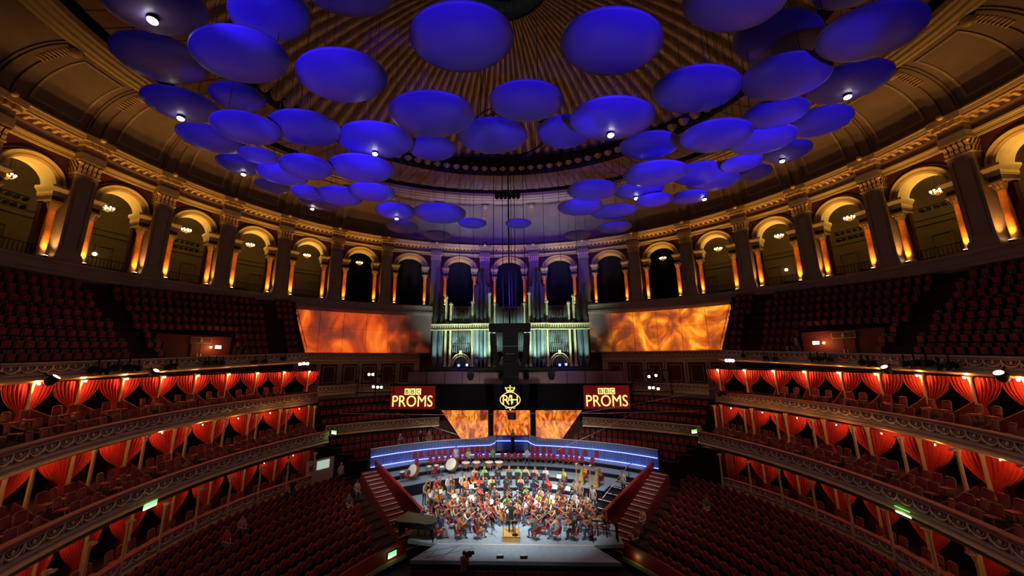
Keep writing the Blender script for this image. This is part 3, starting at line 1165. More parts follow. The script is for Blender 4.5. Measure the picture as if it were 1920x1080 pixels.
for s in (-1, 1):
    b = MB()
    n = 60
    for k in range(NR):
        f0, f1 = k / NR, (k + 1) / NR
        P0, P1, P2 = [], [], []
        for q in range(n + 1):
            t = TE + (TN - TE) * q / n
            xa, ya = cpt(s * t, f0)
            xb, yb = cpt(s * t, f1)
            # the exit cuts a level bay through the lower rows
            cut = VOM[0] <= t <= VOM[1]
            za = cz(0 if cut and k < 4 else k, ya)
            zb_ = cz(0 if cut and k + 1 < 4 else k + 1, yb)
            P0.append([(xa, ya, za), (xb, yb, za)])
            P1.append([(xb, yb, za), (xb, yb, zb_)])
        b.grid(P0, M_carpet, False)
        b.grid(P1, M_carpet, False)
    ob('floor_circle_' + side_word(s), b, kind='structure')
    # plain wall between last row and ledge
    b = MB()
    P = []
    for q in range(n + 1):
        t = TE + (TN - TE) * q / n
        x, y = cpt(s * t, 1.05)
        P.append([(x, y, cz(NR, y) - .7), (x, y, 18.9)])
    b.grid(P, M_redwall, True)
    ob('wall_circle_' + side_word(s), b, kind='structure')
    for k in range(NR):
        xs = [cpt(s * (TE + (TN - TE) * q / 200), (k + .35) / NR) for q in range(201)]
        acc = [0.0]
        for q in range(200):
            acc.append(acc[-1] + math.hypot(xs[q + 1][0] - xs[q][0], xs[q + 1][1] - xs[q][1]))
        m = int((acc[-1] - .5) / .56)
        for q in range(m):
            d = .4 + (acc[-1] - .8) * (q + .5) / m
            t = TE + (TN - TE) * float(np.interp(d, acc, range(201))) / 200
            if in_aisle(t) or (VOM[0] < t < VOM[1] and k < 4):
                continue
            x, y = cpt(s * t, (k + .42) / NR)
            x2, y2 = cpt(s * t, (k + 1.42) / NR)
            rz = math.atan2(y2 - y, x2 - x) - PI / 2
            circle_seats.append((math.dist((x, y), CAM[:2]), x, y, cz(k, y), rz, s, k))
circle_seats.sort()


def pxv(x, y, z):
    """rough frame test"""
    p = camera.matrix_world.inverted() @ Vector((x, y, z))
    if p.z > -.5:
        return None
    return (960 - 21.4 + 654.6 * p.x / -p.z, 540 - 654.6 * p.y / -p.z)


def seen(x, y, z, mx=25):
    q = pxv(x, y, z)
    return q is not None and -mx < q[0] < 1920 + mx and -mx < q[1] < 1080 + mx


def seat_set(name, lst, labf, grp, parts, stuff_name, stuff_label, cap=300):
    vis = [c for c in lst if seen(c[1], c[2], c[3] + .5)]
    cnt, num = {}, {}
    for c in sorted(lst, key=lambda c: -c[2]):
        kk = tuple(c[5:])
        cnt[kk] = cnt.get(kk, 0) + 1
        num[c] = cnt[kk]
    for c in vis[:cap]:
        r = empty(name, c[1:4], c[4], labf(c, ordn(num[c])), 'seat', grp)
        for nm, me in parts:
            ob(nm, me, r)
    rest = vis[cap:]
    if rest:
        V, F, Mi, base, mats = [], [], [], 0, []
        for nm, me in parts:
            if nm == 'number_plate':
                continue
            co = np.empty(len(me.vertices) * 3)
            me.vertices.foreach_get('co', co)
            co = co.reshape(-1, 3)
            fs = [tuple(p.vertices) for p in me.polygons]
            mi = [p.material_index for p in me.polygons]
            for c in rest:
                ca, sa = math.cos(c[4]), math.sin(c[4])
                V.append(np.stack([co[:, 0] * ca - co[:, 1] * sa + c[1], co[:, 0] * sa + co[:, 1] * ca + c[2], co[:, 2] + c[3]], 1))
                for f, m_ in zip(fs, mi):
                    F.append([j + base for j in f])
                    mm = me.materials[m_]
                    if mm not in mats:
                        mats.append(mm)
                    Mi.append(mats.index(mm))
                base += len(co)
        me = bpy.data.meshes.new(stuff_name)
        me.from_pydata(np.concatenate(V).tolist(), [], F)
        for mm in mats:
            me.materials.append(mm)
        me.polygons.foreach_set('material_index', Mi)
        ob(stuff_name, me, None, label=stuff_label, cat='seats', kind='stuff')


seat_set('circle_seat', circle_seats, lambda c, n: 'red tip-up seat, %s from the stage end, %s row of the %s circle' % (n, ordn(c[6] + 1), side_word(c[5])), 'tip-up seats of the circle',
         (('seat_back', CS_back), ('tip_up_seat', CS_pan), ('armrest', CS_leg), ('number_plate', CS_plate)), 'circle_seating', 'dark red rows of circle seats farther back')

# end walls of the circle with sloping handrail
for s in (-1, 1):
    b = MB()
    x0, y0 = cpt(s * TE, 0)
    x1, y1 = cpt(s * TE, 1)
    b.add([(x0, y0, zcirc(y0) - 1.2), (x1, y1, zcirc(y0) - 1.2), (x1, y1, 18.3), (x0, y0, zcirc(y0) + .15)], [(0, 1, 2, 3), (3, 2, 1, 0)], M_redwall)
    ob('wall_circle_end_' + side_word(s), b, kind='structure')
    hr = empty('handrail', (0, 0, 0), 0, 'sloping black handrail on the organ side end of the %s circle' % side_word(s), 'handrail')
    ex, ey = CIRC.p(s * TE)
    off = Vector((-s * .05, .12, 0))
    b = MB().tube([Vector((x0, y0, zcirc(y0) + .6)) + off, Vector((x1, y1, 18.75)) + off], .03, 6, M_black)
    ob('rail', b, hr)
    for q in range(6):
        f = q / 5
        p = Vector((x0 + (x1 - x0) * f, y0 + (y1 - y0) * f, zcirc(y0) + .15 + (18.3 - zcirc(y0) - .15) * f)) + off
        ob('post', MB().tube([p, p + Vector((0, 0, .45))], .025, 5, M_black), hr)

# vomitory (exit) blocks in the circle
M_exit = mat('exit_sign_glow', (.2, 1, .3), .5, emit=(.12, .9, .12), estr=2.2)
M_exitw = mat('exit_sign_white', (1, 1, .9), .5, emit=(.9, 1, .7), estr=2.5)
M_crest = mat('crest_gold', (.42, .26, .12), .5)
for s in (-1, 1):
    t0, t1 = VOM
    tm = (t0 + t1) / 2
    x0, y0 = cpt(s * (t0 + .01), 3.6 / NR)
    x1, y1 = cpt(s * (t1 - .01), 3.6 / NR)
    xm, ym = (x0 + x1) / 2, (y0 + y1) / 2
    rz = math.atan2(y1 - y0, x1 - x0) + (PI if s > 0 else 0)
    # face must look inward (towards the hall)
    L = math.hypot(x1 - x0, y1 - y0)
    if math.cos(rz + PI / 2) * (-xm) + math.sin(rz + PI / 2) * (-ym) > 0:
        rz += PI
    zf = cz(0, ym)
    r = empty('exit_block', (xm, ym, zf), rz, 'red walled exit block with double doors among the %s circle seats' % side_word(s), 'exit')
    b = MB()
    b.box((0, .1, 1.35), (L, .2, 2.7), M_redwall)
    ob('wall', b, r)
    b = MB()
    b.box((.3, -.02, 1.0), (1.5, .08, 2.0), M_maroon)
    ob('door_frame', b, r)
    for q in (-1, 1):
        d = ob('door', MB().box((.3 + q * .34, -.07, .95), (.64, .05, 1.85), M_redwall), r)
        ob('push_plate', MB().box((.3 + q * .12, -.11, 1.0), (.08, .03, .3), M_brass), d)
    b = MB()
    b.box((.3, -.04, 2.3), (1.6, .06, .5), M_maroon)
    for dx, dz, w, h in ((0, .24, 1.6, .04), (0, -.24, 1.6, .04), (.79, 0, .04, .5), (-.79, 0, .04, .5)):
        b.box((.3 + dx, -.08, 2.3 + dz), (w, .03, h), M_crest)
    cp = ob('crest_panel', b, r)
    b = MB()
    b.ball((.3, -.09, 2.26), .15, M_crest, 10, 6, (1, .3, 1))
    b.ball((.3, -.09, 2.44), .08, M_crest, 8, 5, (1, .3, .8))
    ob('crest', b, cp)
    # exit sign and wall lamp
    M = Matrix.Translation((xm, ym, zf)) @ Matrix.Rotation(rz, 4, 'Z')
    sg = empty('exit_sign', M @ Vector((-1.7 * s * (1 if s > 0 else 1), -.12, 1.75)), rz, 'lit white exit sign beside the doors of the %s circle exit' % side_word(s), 'exit sign', 'exit signs')
    ob('box', MB().box((0, .04, 0), (.56, .06, .34), M_black), sg)
    ob('face', MB().box((0, 0, 0), (.5, .03, .28), M_exitw), sg)
    wl = empty('wall_lamp', M @ Vector((-1.1 * s, -.15, 1.72)), rz, 'amber wall lamp on the %s circle exit block' % side_word(s), 'lamp', 'circle wall lamps')
    ob('bracket', MB().box((0, .08, -.05), (.06, .1, .06), M_brass), wl)
    ob('shade', MB().ball((0, 0, 0), .1, mat('amber_glass', (1, .6, .2), .4, emit=(1, .42, .08), estr=10), 8, 6), wl)
    light('POINT', M @ Vector((-1.1 * s, -.7, 1.75)), 45, (1, .45, .12), None, .1, name='wall_lamp_glow')
    light('POINT', M @ Vector((-1.7 * s, -.6, 1.75)), 4, (1, .9, .6), None, .1, name='exit_glow')

# ---- boxes -----------------------------------------------------------
P2 = El(0, 3, 25.9, 24.4)
PG = El(.1, 3.2, 22.4, 25.6)
PL = El(.3, 2.8, 20.2, 19.3)
# chair with bent wooden frame (box chair), faces -y
M_wood = mat('chair_wood', (.30, .15, .06), .4, noise=.3, nscale=10)
b = MB()
b.box((0, 0, .46), (.44, .42, .08), M_seatred)
BC_seat = b.mesh('seat')
b = MB()
b.grid([[(x, .2 + .03 * (1 - (x / .22) ** 2) + (z - .5) * .12, z) for x in (-.2, -.1, 0, .1, .2)] for z in (.56, .75, .93)], M_seatred, True)
b.grid([[(x, .25 + .03 * (1 - (x / .22) ** 2) + (z - .5) * .12, z) for x in (-.2, -.1, 0, .1, .2)] for z in (.56, .75, .93)], M_seatred, True, True)
BC_back = b.mesh('backrest')
b = MB()
b.tube([(-.22, .24, .0), (-.22, .22, .5), (-.22, .28, .93), (-.15, .3, .99), (.15, .3, .99), (.22, .28, .93), (.22, .22, .5), (.22, .24, 0)], .022, 5, M_wood)
BC_frame = b.mesh('frame')
BC_leg = MB().tube([(0, 0, .44), (0, -.02, 0)], .022, 5, M_wood).mesh('leg')


def box_chair(x, y, z, rz, label, grp):
    r = empty('box_chair', (x, y, z), rz, label, 'chair', grp)
    ob('seat', BC_seat, r)
    ob('backrest', BC_back, r)
    ob('frame', BC_frame, r)
    for q in (-1, 1):
        ob('leg', BC_leg, r, (q * .19, -.18, 0))


def curtain_mesh(w, h, seed, tie=.3, up=1):
    """drape hung from x=0 (post) to x=w at the top, drawn back to the post at tie height"""
    b = MB()
    rr = random.Random(seed)
    ph = rr.random() * 6
    n, m = 44, 12
    P = []
    for j in range(m + 1):
        v = j / m
        z = h * (1 - v)
        g = 1 - (1 - .16) * (v / (1 - tie)) ** 2.3 if v < 1 - tie else .16 + .10 * (v - (1 - tie)) / tie
        row = []
        for q in range(n + 1):
            u = q / n
            amp = .06 * (.5 + .5 * min(1, v * 3)) * (.6 + .4 * g)
            row.append((w * u * g, amp * math.sin(u * 6.5 * 2 * PI + ph + .5 * math.sin(3 * v + ph)), z - (.02 * math.sin(u * 7) if j == m else 0)))
        P.append(row)
    b.grid(P, M_curtain, True)
    return b.mesh('curtain')


def tier(nm, el, y_end, step, zfl, zso, depth, post_r, lampz, lp, fold, back2=0.0, grp='', wlab='', full=.52, hang=None, tie=.28):
    """posts, curtains, lamps, partitions of one tier of boxes"""
    for s in (-1, 1):
        sw = side_word(s)
        s0 = abs(el.arc(el.t_y(y_end, s)))
        s1 = abs(el.arc(el.t_y(-8.5, s)))
        n = int((s1 - s0) / step)
        H = zso - zfl
        pm = MB()
        pm.lathe([(post_r * 1.5, 0), (post_r * 1.5, .12), (post_r * 1.1, .2), (post_r, .3), (post_r * .9, H - .35), (post_r * 1.2, H - .3), (post_r * 1.0, H - .26), (post_r * 1.9, H - .06), (post_r * 1.9, H)], 10, M_post)
        pm = pm.mesh('post_shaft')
        cm = [curtain_mesh(step * full, H - .12 - (hang or 0), 5 + q, tie) for q in range(3)]
        for q in range(n + 1):
            t = s * abs(el.t(s0 + step * q))
            x, y = el.p(t)
            if not seen(x, y, zso - .5, 160):
                continue
            rz = el.rz(t)
            r = empty('box_post', (x, y, zfl), rz, 'cream front post of the %s boxes, %s from the stage on the %s' % (nm, ordn(q + 1), sw), 'post', nm + ' posts')
            ob('shaft', pm, r)
            ob('bracket', MB().box((0, -.08, H - .06), (.22, .34, .08), M_post), r)
            if back2:
                xb, yb = el.p(s * abs(el.t(s0 + step * q)), -back2)
                r2 = empty('box_post', (xb, yb, zfl), rz, 'rear cream post of the %s boxes, %s from the stage on the %s' % (nm, ordn(q + 1), sw), 'post', nm + ' rear posts')
                ob('shaft', pm, r2)
            # curtains drawn back to both sides of the post
            ec = -(back2 or .0) - (.16 if not back2 else .2)
            for d in (-1, 1):
                xc, yc = el.p(t, ec)
                c = ob('curtain', cm[(q + (d > 0)) % 3], None, (xc, yc, zfl + (hang or 0)), rz, 'red curtain tied back to the %s of the %s %s post on the %s' % ('left' if d < 0 else 'right', ordn(q + 1), nm, sw), 'curtain', nm + ' curtains')
                c.scale = (d, 1, 1)
            # lamp at the head of the box; the loggia ones are added, unseen
            tm = s * abs(el.t(s0 + step * (q + .5)))
            xl, yl = el.p(tm if lp != 'post' else t, .25 if lp == 'post' else (-.35 if lp == 'mid' else -back2 + .4))
            zl = zso - .1
            r3 = empty('box_lamp', (xl, yl, zl), rz, 'small lamp under the ceiling of the %s %s box on the %s' % (ordn(q + 1), nm, sw), 'lamp', nm + ' lamps')
            ob('base', MB().lathe([(.1, .1), (.08, .02), (.05, 0)], 8, M_brass), r3)
            ob('bulb', MB().ball((0, 0, -.05), .06 if lp == 'post' else .03, M_lampw, 8, 6), r3)
            light('POINT', (xl, yl, zl - .16), lampz, (1, .42, .12), None, .05, name='box_lamp_glow')
            # partition to the rear
            xa, ya = el.p(t, -depth)
            mid = el.p(t, -(depth + back2 + .3) / 2)
            ob('partition', MB().box((0, 0, H * .5), (.06, depth - back2 - .3, H), M_redwall), None, mid + (zfl,), rz, 'red partition wall behind the %s %s post on the %s' % (ordn(q + 1), nm, sw), 'partition', nm + ' partitions')
        # rear wall, floor and ceiling
        n2 = 60
        ta, tb = el.t_y(y_end, s), el.t_y(-9.0, s)
        b = MB()
        sweep(b, el, [(-depth, zfl - .05), (-depth, zso + .05)], ta, tb, n2, M_redwall)
        ob('wall_%s_rear_%s' % (nm.replace(' ', '_'), sw), b, kind='structure')


tier('second tier', P2, 16.9, 2.48, 9.4, 11.62, 2.6, .065, 46, 'post', 0)
tier('grand tier', PG, 15.6, 2.87, 5.9, 8.18, 2.8, .085, 30, 'mid', 0, .95)
tier('loggia', PL, 12.3, 2.31, 2.0, 4.62, 3.2, .075, 12, 'rear', 0, 1.7, hang=.1)


def ribbon(name, elA, elB, z, ya, yb, mt, n=50, z2=None):
    """flat slab between two ellipses at equal y ranges"""
    for s in (-1, 1):
        b = MB()
        P = []
        for q in range(n + 1):
            yA, yB = ya[0] + (yb[0] - ya[0]) * q / n, ya[1] + (yb[1] - ya[1]) * q / n
            xa, y1 = elA[0].p(elA[0].t_y(yA, s), elA[1])
            xb, y2 = elB[0].p(elB[0].t_y(yB, s), elB[1])
            P.append([(xa, y1, z), (xb, y2, z if z2 is None else z2)])
        b.grid(P, mt, True)
        ob('%s_%s' % (name, side_word(s)), b, kind='structure')


ribbon('floor_second', (SEC, 0), (P2, .15), 8.45, (17.6, 16.9), (YN, -9), M_carpet, 50, 9.4)
ribbon('floor_second_rear', (P2, .2), (P2, -2.7), 9.4, (17.2, 16.9), (YN, -9), M_carpet)
ribbon('ceiling_second', (CIRC, -.1), (P2, -2.7), 11.63, (16.3, 16.9), (YN, -9), M_cream)
ribbon('floor_grand', (GRA, 0), (PG, .15), 5.15, (14.6, 15.6), (YN, -9), M_carpet, 50, 5.9)
ribbon('floor_grand_rear', (PG, .2), (PG, -2.9), 5.9, (15.9, 15.6), (YN, -9), M_carpet)
ribbon('ceiling_grand', (SEC, -.1), (PG, -2.9), 8.2, (17.6, 17.6), (YN, -9), M_cream)
ribbon('floor_loggia', (LOG, 0), (PL, -3.3), 2.0, (12.3, 12.3), (YN, -9), M_carpet)
ribbon('ceiling_loggia', (GRA, -.1), (PL, -3.3), 4.65, (14.6, 13.6), (YN, -9), M_cream)

# low partitions and chairs of the second and grand tier fronts
for nm, el, elr, y_end, step, zfl, rows, dist in (('second tier', P2, SEC, 16.9, 2.48, 8.45, 2, .95), ('grand tier', PG, GRA, 15.0, 2.87, 5.15, 3, .75)):
    for s in (-1, 1):
        sw = side_word(s)
        s0 = abs(el.arc(el.t_y(y_end, s)))
        n = int((abs(el.arc(el.t_y(-9.5, s))) - s0) / step)
        for q in range(n + 1):
            t = s * abs(el.t(s0 + step * q))
            xa, ya = el.p(t, .1)
            # distance to the rim along the normal
            nx, ny = el.nrm(t)
            dd = .2
            while dd < 5 and ((xa - nx * dd - elr.x0) / elr.b) ** 2 + ((ya - ny * dd - elr.y0) / elr.a) ** 2 > 1:
                dd += .05
            dd -= .1
            if dd < .8 or not seen(xa, ya, zfl + .5, 120):
                continue
            b = MB()
            pts = [(0, -dd * u, .46 + .35 * (1 - u) ** 2 + dist * (1 - u)) for u in (0, .2, .4, .6, .8, 1)]
            b.add([(-.04, p[1], 0) for p in pts] + [(-.04, p[1], p[2]) for p in pts] + [(.04, p[1], 0) for p in pts] + [(.04, p[1], p[2]) for p in pts],
                  [(i, i + 1, i + 7, i + 6) for i in range(5)] + [(i + 12, i + 18, i + 19, i + 13) for i in range(5)] + [(i + 6, i + 7, i + 19, i + 18) for i in range(5)] + [(5, 17, 23, 11)], mat('divider_dark_red', (.10, .008, .008), .85))
            ob('box_divider', b, None, (xa, ya, zfl), el.rz(t), 'low curved red divider in front of the %s %s post on the %s' % (ordn(q + 1), nm, sw), 'divider', nm + ' dividers')
            nrw = rows + (1 if dd > 3.6 else 0)
            for rw in range(nrw):
                for ci, cx in enumerate((-.75, -.2, .35) if nm == 'grand tier' else (-.6, .3)):
                    uu = (rw + .55) / nrw
                    tm = s * abs(el.t(s0 + step * (q + .5) + cx * step / 2.6 * (1 if True else 1)))
                    e = .1 + dd * uu
                    x, y = el.p(tm, e)
                    if ((x - elr.x0) / (elr.b - .45)) ** 2 + ((y - elr.y0) / (elr.a - .45)) ** 2 < 1.0:
                        continue
                    if not seen(x, y, zfl + .9, 10):
                        continue
                    rz = el.rz(tm) + rng.uniform(-.25, .25)
                    box_chair(x, y, zfl + dist * (1 - uu), rz, 'red chair, %s in %s row, %s %s box from the stage on the %s' % (ordn(ci + 1), ordn(nrw - rw), ordn(q + 1), nm, sw), nm + ' chairs')
for s in (-1, 1):
    el = PL
    s0 = abs(el.arc(el.t_y(12.3, s)))
    for q in range(8):
        for ci, cx in enumerate((-.6, 0, .6)):
            t = s * abs(el.t(s0 + 2.31 * (q + .5) + cx))
            x, y = el.p(t, -.75)
            if seen(x, y, 2.6, 10):
                box_chair(x, y, 2.0, el.rz(t), 'red chair, %s in the %s loggia box from the stage on the %s' % (ordn(ci + 1), ordn(q + 1), side_word(s)), 'loggia chairs')
    # loggia front rail
    front('balcony_front', 'low front of the loggia boxes behind the stalls on the %s' % side_word(s), LOG, LOG.t_y(12.3, s), LOG.t_y(YN, s), lambda y: 2.75, .82, .5, 60)
# ------------------------------------------------------------------ organ end of the hall
M_backwall = mat('dim_red_wall', (.10, .03, .022), .8, noise=.3, nscale=1)
M_pipe = mat('pipe_metal', (.40, .48, .45), .3, .35, noise=.3, nscale=3)
M_pipedk = mat('pipe_metal_dark', (.20, .26, .27), .35, .35, noise=.3, nscale=2)
M_case = mat('organ_case_gilt', (.72, .58, .30), .45, .25, noise=.2, nscale=6)
M_casedk = mat('organ_case_dark', (.03, .025, .022), .7)
M_pink = mat('pale_panel', (.34, .24, .21), .7, noise=.15, nscale=1.5)
b = MB()
sweep(b, WALL, [(.2, -.6), (.2, 19.6)], -.98, .98, 80, M_backwall)
ob('wall_back', b, kind='structure')
b = MB()
sweep(b, WALL, [(1.0, 19.8), (1.06, 19.5), (.9, 19.35), (.2, 19.3)], -.86, .86, 80, M_pier, None, 'flat')


# ---- flame projection panels, projector light put into them as emission -----------------------------------------
def flame_mat(name, sc, strength, x0, x1, dist, ramp, vec_scale=(1, 1, .7)):
    m = bpy.data.materials.new(name)
    m.use_nodes = True
    nt = m.node_tree
    N, Lk = nt.nodes, nt.links
    bs = N['Principled BSDF']
    bs.inputs['Base Color'].default_value = (.34, .25, .23, 1)
    bs.inputs['Roughness'].default_value = .8
    tc = N.new('ShaderNodeTexCoord')
    mp = N.new('ShaderNodeMapping')
    mp.inputs['Scale'].default_value = vec_scale
    Lk.new(tc.outputs['Object'], mp.inputs['Vector'])
    n1 = N.new('ShaderNodeTexNoise')
    n1.inputs['Scale'].default_value = sc
    n1.inputs['Detail'].default_value = 7
    n1.inputs['Roughness'].default_value = .58
    n1.inputs['Distortion'].default_value = dist
    Lk.new(mp.outputs['Vector'], n1.inputs['Vector'])
    cr = N.new('ShaderNodeValToRGB')
    el = cr.color_ramp.elements
    el[0].position, el[0].color = ramp[0]
    el[1].position, el[1].color = ramp[-1]
    for p, c in ramp[1:-1]:
        e = el.new(p)
        e.color = c
    Lk.new(n1.outputs['Fac'], cr.inputs['Fac'])
    # where the projected picture ends (fades out towards the organ)
    sx = N.new('ShaderNodeSeparateXYZ')
    Lk.new(tc.outputs['Object'], sx.inputs['Vector'])
    mr = N.new('ShaderNodeMapRange')
    mr.inputs['From Min'].default_value = x0
    mr.inputs['From Max'].default_value = x1
    Lk.new(sx.outputs['X'], mr.inputs['Value'])
    n2 = N.new('ShaderNodeTexNoise')
    n2.inputs['Scale'].default_value = .45
    n2.inputs['Detail'].default_value = 3
    Lk.new(tc.outputs['Object'], n2.inputs['Vector'])
    ad = N.new('ShaderNodeMath')
    ad.operation = 'MULTIPLY_ADD'
    ad.inputs[1].default_value = 1.2
    ad.inputs[2].default_value = -.55
    Lk.new(n2.outputs['Fac'], ad.inputs[0])
    sm = N.new('ShaderNodeMath')
    sm.operation = 'ADD'
    sm.use_clamp = True
    Lk.new(ad.outputs[0], sm.inputs[0])
    Lk.new(mr.outputs[0], sm.inputs[1])
    ml = N.new('ShaderNodeMath')
    ml.operation = 'MULTIPLY'
    ml.inputs[1].default_value = strength
    Lk.new(sm.outputs[0], ml.inputs[0])
    Lk.new(cr.outputs['Color'], bs.inputs['Emission Color'])
    Lk.new(ml.outputs[0], bs.inputs['Emission Strength'])
    return m


RL = [(.32, (.06, .02, .018, 1)), (.44, (.24, .03, .010, 1)), (.52, (.58, .055, .006, 1)), (.61, (.90, .13, .008, 1)), (.74, (1, .34, .03, 1))]
RR = [(.30, (.12, .03, .018, 1)), (.43, (.30, .045, .008, 1)), (.51, (.62, .12, .006, 1)), (.58, (.95, .28, .010, 1)), (.70, (1, .52, .06, 1))]
FLM = {-1: flame_mat('flame_picture_red', .32, 1.0, -12.5, -16.5, .8, RL, (1, 1, .55)), 1: flame_mat('flame_picture_gold', .34, 1.25, 12.0, 17.0, 1.3, RR, (1, 1, .8))}
for s in (-1, 1):
    fr = empty('wall_projection_' + side_word(s), kind='structure')
    NP = 6
    ta, tb = .838, .325
    for k in range(NP):
        t0, t1 = ta + (tb - ta) * k / NP, ta + (tb - ta) * (k + 1) / NP
        g = .0006
        b = MB()
        sweep(b, WALL, [(.62, 13.5), (.62, 16.4)], s * (t0 - g), s * (t1 + g), 4, FLM[s])
        sweep(b, WALL, [(.62, 16.42), (.62, 19.42)], s * (t0 - g), s * (t1 + g), 4, FLM[s])
        ob('panel', b, fr)
    for z in (13.5, 19.42):
        b = MB()
        sweep(b, WALL, [(.55, z - .04), (.68, z - .04), (.68, z + .04), (.55, z + .04)], s * ta, s * tb, 24, M_pier, None, 'flat')
        ob('edge', b, fr)

# ---- circle front across the back, panelled wall, lower rims -----------
BACKC = El(0, 0, 32.4, 27.3)
BACK2 = El(0, 3, 25, 23)
CHOIR = El(0, -9.66, 30, 31.9)
for s in (-1, 1):
    sw = side_word(s)
    front('balcony_front', 'dim carved balcony front below the flame picture on the %s' % sw, BACKC, s * .80, s * .37, lambda y: 13.5, .72, .8, 30, M_front)
    front('balcony_front', 'cream carved rim above the upper choir seats on the %s' % sw, BACK2, s * .93, s * .56, lambda y: 9.95, .78, .7, 30, M_front)
    front('balcony_front', 'sloping cream carved rim between the choir seats on the %s' % sw, CHOIR, s * .655, s * .272, lambda y: 6.25, .78, .8, 30, M_front)
    # panelled wall
    wr = empty('wall_panelled_' + sw, kind='structure')
    b = MB()
    sweep(b, BACKC, [(-.3, 8.2), (-.3, 12.6)], s * .83, s * .37, 24, M_cream)
    ob('backing', b, wr)
    s0, s1 = BACKC.arc(.82), BACKC.arc(.385)
    for k in range(6):
        t = BACKC.t(s0 + (s1 - s0) * (k + .5) / 6) * s
        x, y = BACKC.p(t, -.22)
        b = MB()
        b.box((0, 0, 1.05), (1.75, .1, 2.3), M_maroon)
        ob('panel', b, wr, (x, y, 10.0), BACKC.rz(t))
        b = MB()
        for dx, dz, w, h in ((-.62, 1.0, .06, 1.9), (.62, 1.0, .06, 1.9), (0, 1.92, 1.3, .06), (0, .1, 1.3, .06), (-.95, 1.05, .1, 2.5), (.95, 1.05, .1, 2.5), (0, 2.3, 2.0, .1)):
            b.box((dx, -.08, dz), (w, .06, h), M_cream)
        ob('panel_frame', b, wr, (x, y, 10.0), BACKC.rz(t))
    # end wall of the boxes next to the choir
    b = MB()
    for el, ye, zz0, zz1, dep in ((SEC, 17.6, 8.3, 11.6, 5.5), (GRA, 14.6, 4.8, 8.1, 6.5), (LOG, 12.3, .0, 4.7, 4.5)):
        t = el.t_y(ye, s)
        x0, y0 = el.p(t, -.6 if el is LOG else -2.4)
        x1, y1 = el.p(t, -dep)
        b.add([(x0, y0, zz0), (x1, y1, zz0), (x1, y1, zz1), (x0, y0, zz1)], [(0, 1, 2, 3)], M_redwall)
    ob('wall_box_end_' + sw, b, kind='structure')

# ---- choir seats --------------------------------------------------------
choir = []


def rowpts(A, B, f, n=60):
    return [(A[q][0] + (B[q][0] - A[q][0]) * f, A[q][1] + (B[q][1] - A[q][1]) * f) for q in range(n + 1)]


def line_pts(fn, n=60):
    return [fn(q / n) for q in range(n + 1)]


ARC0 = (.2, -.7)


def arcp(R_, a):
    return ARC0[0] + R_ * math.sin(a), ARC0[1] + R_ * math.cos(a)


for s in (-1, 1):
    A1 = line_pts(lambda v: arcp(20.9, s * (.76 - .50 * v)))
    B1 = line_pts(lambda v: CHOIR.p(s * (.655 - (.655 - .272) * v), -.1))
    A2 = line_pts(lambda v: CHOIR.p(s * (.655 - (.655 - .272) * v), -.8))
    B2 = line_pts(lambda v: BACK2.p(s * (.93 - .40 * v), .4))
    for blk, (A, B, za, zb, nr) in enumerate(((A1, B1, 3.3, 4.7, 3), (A2, B2, 5.2, 8.6, 4))):
        b = MB()
        for k in range(nr):
            p0, p1 = rowpts(A, B, k / nr), rowpts(A, B, (k + 1) / nr)
            z0, z1 = za + (zb - za) * k / nr, za + (zb - za) * (k + 1) / nr
            b.grid([[(p[0], p[1], z0), (q[0], q[1], z0)] for p, q in zip(p0, p1)], M_carpet, False)
            b.grid([[(q[0], q[1], z0), (q[0], q[1], z1)] for q in p1], M_carpet, False)
            pm = rowpts(A, B, (k + .45) / nr)
            acc = [0.0]
            for q in range(60):
                acc.append(acc[-1] + math.dist(pm[q], pm[q + 1]))
            m = int(acc[-1] / .56)
            for q in range(m):
                d = acc[-1] * (q + .5) / m
                fx = float(np.interp(d, acc, [p[0] for p in pm]))
                fy = float(np.interp(d, acc, [p[1] for p in pm]))
                i = min(59, int(np.interp(d, acc, range(61))))
                rz = math.atan2(pm[i + 1][1] - pm[i][1], pm[i + 1][0] - pm[i][0]) + (0 if s < 0 else PI)
                choir.append((math.dist((fx, fy), CAM[:2]), fx, fy, z0, rz, s, k, blk))
        ob('floor_choir_%s_%s' % (('lower', 'upper')[blk], side_word(s)), b, kind='structure')
choir.sort()
seat_set('choir_seat', choir, lambda c, n: 'dim red seat, %s from the organ, %s row of the %s %s choir block' % (n, ordn(c[6] + 1), ('lower', 'upper')[c[7]], side_word(c[5])), 'tip-up seats of the choir blocks',
         (('seat_back', CS_back), ('tip_up_seat', CS_pan)), 'choir_seating', 'dim red rows of choir seats farthest back')

# ---- pale wall under the organ, organ ------------------------------------
pw = empty('wall_organ_base', kind='structure')
for k in range(12):
    x = -12.1 + 25.2 * (k + .5) / 12
    y = 23.5 - .012 * x * x
    ob('panel', MB().box((0, 0, 10.35), (2.06, .12, 1.75), M_pink), pw, (x, y, 0), -.024 * x)
ob('coping', MB().box((0, 23.3, 11.3), (22, .6, .12), M_casedk), pw)
b = MB().box((0, 24.4, 11.5), (21.5, 2.6, .35), M_casedk)
ob('floor_organ', b, kind='structure')

org = empty('pipe_organ', (0, 24.5, 11.75), 0, 'great pipe organ of silvery pipes in gilded case below the arches', 'pipe organ')


def pipe(x, y, z0, z1, r, m=None, foot=.5, n=10):
    b = MB()
    b.lathe([(r * .25, 0), (r, foot), (r, z1 - z0), (r * .92, z1 - z0), (r * .92, z1 - z0 - .3)], n, m or M_pipe, caps=False)
    b.add([(-r * .5, -r * 1.02, foot + .06), (r * .5, -r * 1.02, foot + .06), (r * .45, -r * .93, foot + .06 + r * 1.3), (-r * .45, -r * .93, foot + .06 + r * 1.3)], [(0, 1, 2, 3)], M_casedk)
    ob('pipe', b, org, (x, y, z0))


